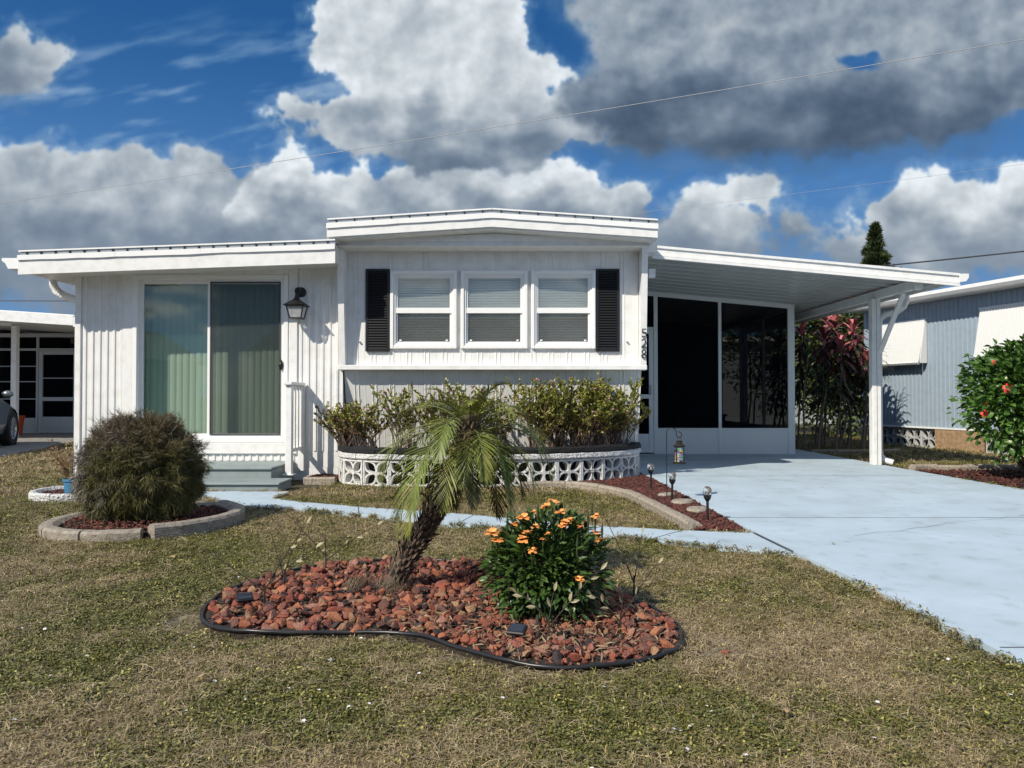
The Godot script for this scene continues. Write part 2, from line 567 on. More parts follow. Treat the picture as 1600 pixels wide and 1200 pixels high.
	mat("asphalt", Color(0.06, 0.06, 0.06), 0.9, grain_ramp(26), 0.8)
	mat("wood_board", Color(0.47, 0.32, 0.19), 0.8, noise_tex(27, 0.02, [[0.0, Color(0.7, 0.68, 0.66)], [1.0, Color.WHITE]], 5, 512), 1.0)
	mat("blue_siding", Color(0.305, 0.38, 0.455), 0.55, dirt, 0.5)
	mat("awning", Color(0.70, 0.71, 0.70), 0.45)
	mat("pale_siding", Color(0.36, 0.38, 0.40), 0.7)
	mat("far_wall", Color(0.62, 0.62, 0.60), 0.7)


func grain_ramp(s: int) -> NoiseTexture2D:
	return noise_tex(s, 0.08, [[0.0, Color(0.7, 0.7, 0.7)], [1.0, Color.WHITE]], 4, 512)


# outlines on the ground, (x, d)
var drive_poly := PackedVector2Array([Vector2(1.57, 20.0), Vector2(1.60, 9.3), Vector2(1.62, 8.85), Vector2(1.66, 6.66), Vector2(1.68, 5.45), Vector2(1.715, 4.66), Vector2(1.77, 4.02), Vector2(1.79, 3.28), Vector2(1.81, 2.7), Vector2(1.84, -2.2), Vector2(5.4, -2.2), Vector2(5.2, 7.77), Vector2(5.16, 8.83), Vector2(5.12, 10.14), Vector2(5.10, 20.0)])
var path_poly := PackedVector2Array([Vector2(-3.55, 7.74), Vector2(-2.24, 7.74), Vector2(-2.20, 7.2), Vector2(-1.84, 6.93), Vector2(-1.32, 6.66), Vector2(-0.79, 6.46), Vector2(-0.31, 6.2), Vector2(0.17, 5.95), Vector2(0.66, 5.68), Vector2(1.19, 5.48), Vector2(1.672, 5.40), Vector2(1.705, 4.66), Vector2(1.41, 4.84), Vector2(1.1, 5.05), Vector2(0.67, 5.32), Vector2(-0.06, 5.62), Vector2(-0.77, 5.94), Vector2(-1.25, 6.25), Vector2(-1.75, 6.52), Vector2(-2.12, 6.62), Vector2(-2.52, 6.80), Vector2(-2.85, 7.25)])
var bed_poly := PackedVector2Array([Vector2(-1.35, 3.36), Vector2(-1.40, 3.55), Vector2(-1.40, 3.76), Vector2(-1.35, 4.01), Vector2(-1.23, 4.22), Vector2(-1.03, 4.4), Vector2(-0.79, 4.5), Vector2(-0.53, 4.52), Vector2(-0.15, 4.42), Vector2(0.23, 4.2), Vector2(0.52, 3.8), Vector2(0.67, 3.42), Vector2(0.70, 3.17), Vector2(0.66, 3.0), Vector2(0.56, 2.87), Vector2(0.43, 2.78), Vector2(0.27, 2.73), Vector2(0.13, 2.73), Vector2(0.0, 2.78), Vector2(-0.12, 2.87), Vector2(-0.25, 2.98), Vector2(-0.38, 3.08), Vector2(-0.51, 3.13), Vector2(-0.69, 3.14), Vector2(-0.87, 3.12), Vector2(-1.04, 3.12), Vector2(-1.18, 3.17), Vector2(-1.29, 3.26)])
var mulch_poly := PackedVector2Array([Vector2(0.55, 8.40), Vector2(0.75, 8.26), Vector2(0.99, 7.98), Vector2(1.15, 7.47), Vector2(1.24, 6.78), Vector2(1.29, 6.07), Vector2(1.31, 5.49), Vector2(1.65, 5.44), Vector2(1.64, 6.66), Vector2(1.60, 8.8), Vector2(1.56, 9.3), Vector2(1.5, 9.1), Vector2(1.08, 8.7)])
var planter_path := PackedVector2Array([Vector2(-2.02, 9.12), Vector2(-1.98, 8.85), Vector2(-1.88, 8.58), Vector2(-1.70, 8.40), Vector2(-1.40, 8.29), Vector2(-1.0, 8.24), Vector2(-0.4, 8.23), Vector2(0.15, 8.30), Vector2(0.57, 8.44), Vector2(0.95, 8.64), Vector2(1.25, 8.88), Vector2(1.45, 9.12), Vector2(1.555, 9.42)])
var right_mulch := PackedVector2Array([Vector2(5.14, 9.9), Vector2(5.55, 9.95), Vector2(6.9, 9.9), Vector2(7.0, 7.2), Vector2(5.26, 6.9), Vector2(5.24, 7.77), Vector2(5.2, 8.83)])
var pad_poly := PackedVector2Array([Vector2(-7.3, 9.0), Vector2(-8.07, 12.15), Vector2(-9.3, 16.3), Vector2(-9.3, 21.0), Vector2(-18, 21.0), Vector2(-16.0, 9.0), Vector2(-15.0, -2.2), Vector2(-6.6, -2.2)])


func flat(called: String, poly: PackedVector2Array, y: float, thick: float, m: Material) -> void:
	var b := nb()
	b.prism(poly, thick, Transform3D(Basis(Vector3(1, 0, 0), Vector3(0, 0, -1), Vector3(0, 1, 0)), Vector3(0, y, 0)))
	solo(called, b, m, "", "", "", "structure")


func dryness(x: float, d: float) -> float:                   # 0 green weed ... 1 straw
	var v := 0.40 + 0.66 * soft.get_noise_2d(x * 0.75, d * 0.75) + 0.5 * fine.get_noise_2d(x * 2.2 + 5.0, d * 2.2)
	v += 0.12 * smoothstep(4.6, 7.0, d) + 0.35 * smoothstep(2.5, 1.9, d) * smoothstep(-0.6, 0.6, soft.get_noise_2d(x * 1.5 + 9.0, d))
	v += 0.55 * exp(-Vector2((x - 1.05) / 0.5, (d - 3.0) / 0.45).length_squared()) + 0.4 * smoothstep(-5.0, -7.0, x) * smoothstep(7.0, 9.0, d)
	v -= 0.5 * exp(-Vector2((x + 1.85) / 0.28, (d - 3.8) / 0.22).length_squared()) + 0.2 * exp(-Vector2((x + 0.95) / 0.5, (d - 2.55) / 0.35).length_squared())
	return clampf(v, 0.0, 1.0)


func bare(x: float, d: float) -> float:                      # worn earth beside the edging
	var p := Vector2(x, d)
	var near := 9.0
	for i in bed_poly.size():
		near = minf(near, p.distance_to(Geometry2D.get_closest_point_to_segment(p, bed_poly[i], bed_poly[(i + 1) % bed_poly.size()])))
	var v := 0.0
	v = maxf(v, exp(-Vector2((x - 0.80) / 0.20, (d - 3.0) / 0.18).length_squared()))
	v = maxf(v, exp(-Vector2((x + 1.45) / 0.16, (d - 3.4) / 0.2).length_squared()))
	v = maxf(v, 0.9 * exp(-Vector2((x + 0.22) / 0.22, (d - 2.9) / 0.07).length_squared()))
	v = maxf(v, 0.55 * (1.0 - smoothstep(0.02, 0.09, near)))
	return clampf(v * 1.0 + 0.9 * fine.get_noise_2d(x * 6.0, d * 6.0) * v, 0, 1)


func build_setting() -> void:
	var xs := PackedFloat32Array()
	var ds := PackedFloat32Array()
	for t in [-400.0, -150.0, -60.0, -30.0, -18.0, -14.0]:
		xs.append(t)
	for i in 150:
		xs.append(-11.0 + i * 0.16)
	for t in [14.0, 18.0, 30.0, 60.0, 150.0, 400.0]:
		xs.append(t)
	for t in [-400.0, -150.0, -60.0, -30.0, -15.0, -8.0, -4.0, -2.0]:
		ds.append(t)
	for i in 110:
		ds.append(-0.5 + i * 0.16)
	for t in [18.0, 20.0, 24.0, 40.0, 90.0, 200.0, 500.0]:
		ds.append(t)
	var st := SurfaceTool.new()
	st.begin(Mesh.PRIMITIVE_TRIANGLES)
	for j in ds.size():
		for i in xs.size():
			var x := xs[i]
			var d := ds[j]
			var k := dryness(x, d)
			var c := Color(0.036, 0.035, 0.015).lerp(Color(0.115, 0.088, 0.050), k)
			if absf(x) < 3.0 and d < 6.0 and d > 1.0:
				c = c.lerp(Color(0.25, 0.205, 0.15), bare(x, d) * 0.9)
			st.set_color(c)
			var hush := 0.014 * soft.get_noise_2d(x * 1.1, d * 1.1) - 0.010 if absf(x) < 10.0 and d > 0.0 and d < 16.0 else -0.01
			st.add_vertex(P(x, hush, d))
	for j in ds.size() - 1:
		for i in xs.size() - 1:
			var a := j * xs.size() + i
			for q in [a, a + xs.size() + 1, a + 1, a, a + xs.size(), a + xs.size() + 1]:
				st.add_index(q)
	st.generate_normals()
	solo("lawn", st.commit(), M.ground, "", "", "", "structure")
	flat("driveway", drive_poly, 0.030, 0.12, M.blue_concrete)
	flat("path", path_poly, 0.022, 0.10, M.blue_concrete)
	flat("neighbour_driveway", pad_poly, 0.02, 0.1, M.grey_concrete)
	flat("mulch_ground", mulch_poly, 0.016, 0.05, M.soil)
	flat("mulch_ground", right_mulch, 0.016, 0.05, M.soil)
	flat("road", PackedVector2Array([Vector2(-200, -2.6), Vector2(200, -2.6), Vector2(200, -9.0), Vector2(-200, -9.0)]), 0.0, 0.1, M.asphalt)
	# saw cuts in the concrete and the gap between path and driveway
	var joint := nb(Color(0.10, 0.115, 0.125))
	for d in [2.9, 6.0, 9.15, 12.2]:
		var x0: float = 1.83 if d < 4 else 1.69 if d < 7.0 else 1.63
		joint.box(P(x0, 0.0305, d + 0.005), P(5.1, 0.0315, d - 0.005), 0.0)
	for p in [[-1.32, 6.63, -1.25, 6.28], [-0.31, 6.17, -0.40, 5.79], [0.66, 5.65, 0.50, 5.41], [1.19, 5.46, 0.95, 5.17]]:
		joint.ribbon_flat(Vector2(p[0], p[1]), Vector2(p[2], p[3]), 0.008, 0.0235)
	joint.ribbon_flat(Vector2(1.676, 5.36), Vector2(1.709, 4.70), 0.014, 0.0315)
	for c in [[2.0, 5.2, 1.6, 7.6, 4.9]]:   # hairline cracks
		var a := Vector2(c[0] + 0.3, c[1])
		for i in 22:
			var e := a + Vector2(0.11, 0.02 * (c[3] - c[1])) + Vector2(rr(-0.03, 0.03), rr(-0.05, 0.05))
			joint.ribbon_flat(a, e, rr(0.002, 0.005), 0.0312)
			a = e
	solo("pavement_joint", joint, M.plain, "", "", "", "structure")


func ribbed(b: Builder, x0: float, x1: float, y0: float, y1: float, style: String, xf := Transform3D()) -> void:
	var pitch := 0.085
	var prof := [[0.0, 0.0], [0.034, 0.0], [0.043, 0.012], [0.068, 0.012], [0.077, 0.0]]
	if style == "pairs":
		pitch = 0.21
		prof = [[0.0, 0.0], [0.010, 0.0], [0.015, 0.007], [0.023, 0.007], [0.028, 0.0], [0.058, 0.0], [0.063, 0.007], [0.071, 0.007], [0.076, 0.0], [0.14, 0.0], [0.143, 0.0025], [0.147, 0.0025], [0.15, 0.0]]
	elif style == "pan":
		pitch = 0.30
		prof = [[0.0, 0.0], [0.008, 0.012], [0.026, 0.012], [0.034, 0.0], [0.095, 0.0], [0.10, 0.004], [0.112, 0.004], [0.117, 0.0], [0.19, 0.0], [0.195, 0.004], [0.207, 0.004], [0.212, 0.0]]
	elif style == "wave":
		pitch = 0.10
		prof = [[0.0, 0.0], [0.042, 0.0], [0.052, 0.014], [0.088, 0.014], [0.098, 0.0]]
	elif style == "lap":
		pitch = 0.20
		prof = [[0.0, 0.014], [0.003, 0.0], [0.195, 0.014]]
	var q := PackedVector2Array()
	var k := floorf(x0 / pitch)
	while k * pitch < x1 + pitch:
		for p in prof:
			q.append(Vector2(k * pitch + p[0], p[1]))
		k += 1.0
	for i in q.size() - 1:
		var a := q[i]
		var c := q[i + 1]
		if c.x <= x0 or a.x >= x1 or c.x - a.x < 1e-6:
			continue
		if a.x < x0:
			a = a.lerp(c, (x0 - a.x) / (c.x - a.x))
		if c.x > x1:
			c = a.lerp(c, (x1 - a.x) / (c.x - a.x))
		b.quad(xf * Vector3(a.x, y0, a.y), xf * Vector3(c.x, y0, c.y), xf * Vector3(c.x, y1, c.y), xf * Vector3(a.x, y1, a.y))


func sheets(parent: Node3D, x0: float, x1: float, y0: float, y1: float, width: float, style: String, m: Material, xf: Transform3D, called := "siding_panel") -> void:
	var k := floorf(x0 / width)
	while k * width < x1:
		var a := maxf(x0, k * width + 0.0015)
		var c := minf(x1, (k + 1.0) * width - 0.0015)
		if c - a > 0.01:
			var b := nb()
			ribbed(b, a, c, y0, y1, style, xf)
			part(parent, called, b, m)
		k += 1.0


func slab(b: Builder, x0: float, h0: float, x1: float, h1: float, thick: float, d0: float, d1: float) -> void:   # a sloping roof plate; h0, h1 are its top edges
	b.prism(PackedVector2Array([Vector2(x0, h0), Vector2(x1, h1), Vector2(x1, h1 - thick), Vector2(x0, h0 - thick)]), d1 - d0, Transform3D(Basis(), P(0, 0, d0)))


func frame(b: Builder, x0: float, x1: float, y0: float, y1: float, w: float, d0: float, d1: float, bev := 0.003) -> void:
	b.box(P(x0, y0, d1), P(x0 + w, y1, d0), bev)
	b.box(P(x1 - w, y0, d1), P(x1, y1, d0), bev)
	b.box(P(x0 + w, y1 - w, d1 - 0.001), P(x1 - w, y1, d0 + 0.001), bev)
	b.box(P(x0 + w, y0, d1 - 0.001), P(x1 - w, y0 + w, d0 + 0.001), bev)


func build_home() -> void:
	var D := 9.09
	var t := thing("mobile_home", "white ribbed metal mobile home with flat left wing and gabled centre bay, number 528", "house")
	var face := Transform3D(Basis(), P(0, 0, D))
	# ---- the centre bay
	sheets(t, -1.95, -1.44, 1.33, 2.70, 1.05, "pairs", M.white, face)
	sheets(t, 0.985, 1.50, 1.33, 2.70, 1.05, "pairs", M.white, face)
	sheets(t, -1.44, 0.985, 2.46, 2.70, 1.05, "pairs", M.white, face)
	sheets(t, -1.44, 0.985, 1.33, 1.535, 1.05, "pairs", M.white, face)
	var rake := Transform3D(Basis(Vector3.RIGHT, atan(0.27)), P(0, 1.29, D + 0.004))
	sheets(t, -1.985, 1.53, -1.08, 0.0, 1.05, "pairs", M.white, rake)
	var core := nb()
	core.box(P(-1.98, 1.29, D + 0.10), P(-1.44, 2.9, D + 0.012), 0.0)
	core.box(P(0.985, 1.29, D + 0.10), P(1.53, 2.9, D + 0.012), 0.0)
	core.box(P(-1.44, 2.46, D + 0.10), P(0.985, 2.9, D + 0.012), 0.0)
	core.box(P(-1.44, 1.29, D + 0.10), P(0.985, 1.535, D + 0.012), 0.0)
	core.prism(PackedVector2Array([Vector2(D + 0.014, 1.289), Vector2(D + 0.278, 0.30), Vector2(D + 0.6, 0.30), Vector2(D + 0.6, 1.289)]), 3.50, Transform3D(Basis(Vector3(0, 0, -1), Vector3(0, 1, 0), Vector3(1, 0, 0)), Vector3(1.525, 0, 0)))
	core.box(P(-1.97, -0.1, D + 0.55), P(1.52, 0.299, D + 0.282), 0.0)
	core.box(P(-0.65, 1.535, D + 0.10), P(-0.605, 2.46, D + 0.004), 0.0)
	core.box(P(0.185, 1.535, D + 0.10), P(0.226, 2.46, D + 0.004), 0.0)
	core.box(P(1.50, 1.30, 21.0), P(1.56, 2.72, D + 0.101), 0.0)
	core.box(P(-2.0, 1.30, 21.0), P(-1.94, 2.72, D + 0.101), 0.0)
	core.box(P(1.50, -0.1, 21.0), P(1.558, 1.299, D + 0.56), 0.0)
	core.box(P(-2.0, -0.1, 21.0), P(-1.942, 1.299, D + 0.56), 0.0)
	core.box(P(-1.94, -0.1, 21.0), P(1.5, 2.72, 20.9), 0.0)
	part(t, "wall", core, M.white)
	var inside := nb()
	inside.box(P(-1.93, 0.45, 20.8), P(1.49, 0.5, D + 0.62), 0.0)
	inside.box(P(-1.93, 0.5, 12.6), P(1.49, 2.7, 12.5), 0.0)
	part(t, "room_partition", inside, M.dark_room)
	for s in [-1.0, 1.0]:                                    # the cheeks that frame the bay, deeper at the top
		var b := nb()
		var x := 1.57 if s > 0 else -1.951
		b.prism(PackedVector2Array([Vector2(8.845, 2.70), Vector2(8.995, 1.28), Vector2(D + 0.011, 1.28), Vector2(D + 0.011, 2.70)]), 0.069, Transform3D(Basis(Vector3(0, 0, -1), Vector3(0, 1, 0), Vector3(1, 0, 0)), Vector3(x, 0, 0)))
		part(t, "bay_cheek", b, M.trim)
	box_part(t, "bay_ledge", P(-2.035, 1.283, D + 0.02), P(1.58, 1.342, 8.985), M.trim, 0.006)
	box_part(t, "bay_soffit", P(-2.02, 2.688, D + 0.011), P(1.57, 2.705, 8.80), M.trim)
	var gp := nb()
	gp.prism(PackedVector2Array([Vector2(-2.02, 2.706), Vector2(1.57, 2.706), Vector2(1.57, 2.80), Vector2(-0.225, 2.90), Vector2(-2.02, 2.80)]), 0.06, Transform3D(Basis(), P(0, 0, 8.79)))
	part(t, "gable_panel", gp, M.trim)
	var ov := nb()
	ov.box(P(-2.03, 2.690, 8.80), P(1.58, 2.703, 8.765), 0.002)
	ov.prism(PackedVector2Array([Vector2(-1.9, 2.745), Vector2(1.45, 2.745), Vector2(0.9, 2.79), Vector2(-0.225, 2.835), Vector2(-1.4, 2.79)]), 0.012, Transform3D(Basis(), P(0, 0, 8.777)))
	part(t, "gable_trim", ov, M.trim)
	var ap := -0.225
	var roof := nb()
	slab(roof, -2.06, 2.905, ap, 3.02, 0.17, 8.58, 21.05)
	slab(roof, ap, 3.02, 1.62, 2.90, 0.17, 8.58, 21.05)
	part(t, "bay_roof", roof, M.trim)
	for s in [[-2.065, 2.868, ap, 2.985], [ap, 2.985, 1.625, 2.862]]:
		var b := nb()
		slab(b, s[0], s[1], s[2], s[3], 0.118, 8.55, 8.579)
		part(t, "fascia_board", b, M.trim)
		var c := nb()
		var steps := 14
		for i in steps:                                      # the drip edge is not quite straight
			var u := float(i) / steps
			var w := float(i + 1) / steps
			var ha: float = lerpf(s[1], s[3], u) + 0.036
			var hb: float = lerpf(s[1], s[3], w) + 0.036
			var ja := 0.006 * soft.get_noise_2d(lerpf(s[0], s[2], u) * 3.0, 4.0)
			var jb := 0.006 * soft.get_noise_2d(lerpf(s[0], s[2], w) * 3.0, 4.0)
			c.prism(PackedVector2Array([Vector2(lerpf(s[0], s[2], u) - 0.004, ha), Vector2(lerpf(s[0], s[2], w) + 0.004, hb), Vector2(lerpf(s[0], s[2], w) + 0.004, hb - 0.058 + jb), Vector2(lerpf(s[0], s[2], u) - 0.004, ha - 0.058 + ja)]), 0.04, Transform3D(Basis(), P(0, 0, 8.532 + 0.4 * ja)))
		part(t, "drip_edge", c, M.vinyl)
		var e := nb()
		slab(e, s[0] + 0.01, s[1] + 0.075, s[2], s[3] + 0.075, 0.038, 8.56, 8.60)
		part(t, "roof_rim", e, M.metal_grey)
		var lip := nb()
		slab(lip, s[0] + 0.005, s[1] + 0.091, s[2], s[3] + 0.091, 0.016, 8.545, 21.1)
		part(t, "roof_sheet", lip, M.vinyl)
		for i in 9:
			var k := nb()
			var u := (i + 0.5) / 9.0
			k.box(P(lerpf(s[0], s[2], u) - 0.006, lerpf(s[1], s[3], u) + 0.042, 8.562), P(lerpf(s[0], s[2], u) + 0.006, lerpf(s[1], s[3], u) + 0.070, 8.545), 0.0)
			part(t, "roof_screw", k, M.black_metal)
	build_windows(t, D)
	# house number, one figure above the other
	var font := SystemFont.new()
	font.font_names = PackedStringArray(["Droid Sans"])
	for i in 3:
		var tm := TextMesh.new()
		tm.text = "528"[i]
		tm.font = font
		tm.font_size = 48
		tm.pixel_size = 0.0029
		tm.depth = 0.012
		var hh := 1.712 - i * 0.122
		var o := part(t, "house_number", tm, M.black_metal)
		o.transform = Transform3D(Basis(Vector3.RIGHT, -0.105).scaled_local(Vector3(0.95, 1, 1)), P(1.537, hh, 8.845 + (2.70 - hh) * 0.1056 - 0.006))
	# ---- the left wing
	var wf := Transform3D(Basis(), P(0, 0, D))
	sheets(t, -5.09, -4.56, 0.33, 2.50, 0.51, "flute", M.white, wf)
	sheets(t, -2.545, -2.0, 0.33, 2.50, 0.51, "flute", M.white, wf)
	sheets(t, -4.56, -2.545, 0.22, 0.385, 1.02, "flute", M.white, wf)
	var skirt := nb()
	skirt.box(P(-5.15, -0.1, D + 0.05), P(-2.0, 0.136, D - 0.006), 0.002)
	skirt.box(P(-5.15, 0.138, D + 0.05), P(-2.0, 0.329, D - 0.002), 0.002)
	part(t, "skirting", skirt, M.white)
	var wc := nb()
	wc.box(P(-5.14, 0.33, D + 0.09), P(-4.48, 2.5, D + 0.004), 0.0)
	wc.box(P(-2.64, 0.33, D + 0.09), P(-2.001, 2.5, D + 0.004), 0.0)
	wc.box(P(-4.48, 0.33, D + 0.09), P(-2.64, 0.43, D + 0.004), 0.0)
	wc.box(P(-4.48, 2.41, D + 0.09), P(-2.64, 2.5, D + 0.004), 0.0)
	wc.box(P(-5.157, -0.1, 15.0), P(-5.08, 2.5, D + 0.091), 0.0)
	wc.box(P(-5.08, -0.1, 15.0), P(-2.0, 2.5, 14.9), 0.0)
	part(t, "wall", wc, M.white)
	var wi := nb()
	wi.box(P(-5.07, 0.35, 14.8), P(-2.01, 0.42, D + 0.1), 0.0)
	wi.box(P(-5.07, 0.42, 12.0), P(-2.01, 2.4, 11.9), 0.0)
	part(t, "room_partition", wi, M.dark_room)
	box_part(t, "corner_trim", P(-5.162, -0.05, D + 0.06), P(-5.092, 2.45, D - 0.022), M.trim, 0.004)
	box_part(t, "door_casing", P(-4.60, 0.33, D + 0.003), P(-4.482, 2.50, D - 0.022), M.trim, 0.004)
	box_part(t, "door_casing", P(-2.638, 0.33, D + 0.003), P(-2.535, 2.50, D - 0.022), M.trim, 0.004)
	box_part(t, "door_casing", P(-4.482, 2.411, D + 0.003), P(-2.638, 2.52, D - 0.021), M.trim, 0.004)
	box_part(t, "door_sill", P(-4.60, 0.30, D + 0.003), P(-2.535, 0.43, D - 0.035), M.trim, 0.004)
	var wr := nb()
	slab(wr, -5.51, 2.545, -1.99, 2.675, 0.17, 8.60, 15.05)
	part(t, "wing_roof", wr, M.trim)
	var wb := nb()
	slab(wb, -5.515, 2.512, -1.975, 2.640, 0.178, 8.565, 8.599)
	part(t, "fascia_board", wb, M.trim)
	var de := nb()
	for i in 26:
		var u := i / 26.0
		var w := (i + 1) / 26.0
		var xa := lerpf(-5.515, -1.975, u)
		var xb := lerpf(-5.515, -1.975, w)
		var ja := 0.009 * soft.get_noise_2d(xa * 2.0, 1.0)
		var jb := 0.009 * soft.get_noise_2d(xb * 2.0, 1.0)
		de.prism(PackedVector2Array([Vector2(xa, 2.548 + 0.128 * u), Vector2(xb, 2.548 + 0.128 * w), Vector2(xb, 2.490 + 0.128 * w + jb), Vector2(xa, 2.490 + 0.128 * u + ja)]), 0.04, Transform3D(Basis(), P(0, 0, 8.546 + 0.4 * ja)))
	part(t, "drip_edge", de, M.vinyl)
	var wl := nb()
	slab(wl, -5.50, 2.586, -1.975, 2.714, 0.036, 8.575, 8.62)
	part(t, "roof_rim", wl, M.metal_grey)
	var ws := nb()
	slab(ws, -5.51, 2.604, -1.975, 2.732, 0.016, 8.56, 15.1)
	part(t, "roof_sheet", ws, M.vinyl)
	for i in 22:
		var wk := nb()
		var u := (i + 0.5) / 22.0
		wk.box(P(lerpf(-5.5, -1.98, u) - 0.007, 2.552 + 0.128 * u, 8.58), P(lerpf(-5.5, -1.98, u) + 0.007, 2.582 + 0.128 * u, 8.56), 0.0)
		part(t, "roof_screw", wk, M.black_metal)
	var gut := nb()                                           # gutter along the left eave, its end cap towards us
	gut.prism(PackedVector2Array([Vector2(-5.517, 2.52), Vector2(-5.70, 2.52), Vector2(-5.70, 2.49), Vector2(-5.66, 2.46), Vector2(-5.63, 2.40), Vector2(-5.517, 2.40)]), 6.4, Transform3D(Basis(), P(0, 0, 8.57)))
	part(t, "gutter", gut, M.vinyl)
	var ds := nb()
	var path := PackedVector3Array([P(-5.58, 2.42, 9.33), P(-5.575, 2.33, 9.33), P(-5.54, 2.25, 9.33), P(-5.46, 2.20, 9.33), P(-5.30, 2.15, 9.33), P(-5.22, 2.10, 9.33), P(-5.205, 2.0, 9.33), P(-5.205, 0.1, 9.33)])
	ds.tube(path, PackedFloat32Array([0.045]), 8)
	for i in 9:
		var a := lerpf(0.0, 1.0, i / 8.0)
		ds.tube(PackedVector3Array([P(-5.576 + 0.13 * a * a, 2.35 - 0.15 * a, 9.33), P(-5.572 + 0.135 * a * a, 2.343 - 0.15 * a, 9.33)]), PackedFloat32Array([0.050]), 8)
	part(t, "downspout", ds, M.vinyl)
	build_slider(t, D)
	# ---- blinds hang behind the glass
	var v := thing("vertical_blind", "pale green vertical blind hanging behind the sliding glass door", "blind")
	var vane := nb()
	var arc := PackedVector2Array()
	for i in 7:
		var a := lerpf(-1.0, 1.0, i / 6.0)
		arc.append(Vector2(a * 0.046, 0.010 * (1.0 - a * a)))
	for i in 6:
		vane.quad(Vector3(arc[i].x, 0, arc[i].y), Vector3(arc[i + 1].x, 0, arc[i + 1].y), Vector3(arc[i + 1].x, 1.93, arc[i + 1].y), Vector3(arc[i].x, 1.93, arc[i].y))
	var vm := vane.mesh()
	for i in 23:
		var o := part(v, "vane", vm, M.vane)
		o.transform = Transform3D(Basis(Vector3.UP, 0.20 + rr(-0.05, 0.05)), P(-4.42 + i * 0.0795, 0.45, D + 0.245 + rr(-0.003, 0.003)))
	box_part(v, "head_rail", P(-4.46, 2.375, D + 0.29), P(-2.62, 2.41, D + 0.23), M.vinyl)


func build_slider(t: Node3D, D: float) -> void:
	var door := Node3D.new()
	door.name = "sliding_door"
	t.add_child(door)
	var f := nb()
	frame(f, -4.48, -2.64, 0.432, 2.41, 0.055, D - 0.03, D + 0.09, 0.004)
	part(door, "frame", f, M.vinyl)
	var a := nb()
	frame(a, -4.425, -3.56, 0.487, 2.355, 0.045, D + 0.035, D + 0.075, 0.003)
	part(door, "fixed_sash", a, M.vinyl)
	var b := nb()
	frame(b, -3.60, -2.70, 0.487, 2.355, 0.05, D - 0.008, D + 0.032, 0.003)
	part(door, "sliding_sash", b, M.vinyl)
	box_part(door, "glass_pane", P(-4.39, 0.53, D + 0.058), P(-3.6, 2.312, D + 0.054), M.door_glass, 0.0)
	box_part(door, "glass_pane", P(-3.551, 0.535, D + 0.014), P(-2.749, 2.306, D + 0.010), M.door_glass, 0.0)
	var s := nb(Color(0.05, 0.05, 0.05))
	frame(s, -3.565, -2.735, 0.522, 2.33, 0.014, D - 0.022, D - 0.009, 0.002)
	part(door, "screen_frame", s, M.plain)
	var mesh_ := nb()
	mesh_.face([P(-3.55, 0.535, D - 0.014), P(-2.75, 0.535, D - 0.014), P(-2.75, 2.316, D - 0.014), P(-3.55, 2.316, D - 0.014)], Vector3(0, 0, 1))
	part(door, "insect_screen", mesh_, M.insect_screen)
	var h := nb()
	h.ball(P(-2.722, 1.345, D - 0.035), Vector3(0.026, 0.062, 0.02), 8, 12)
	part(door, "handle", h, M.black_metal)


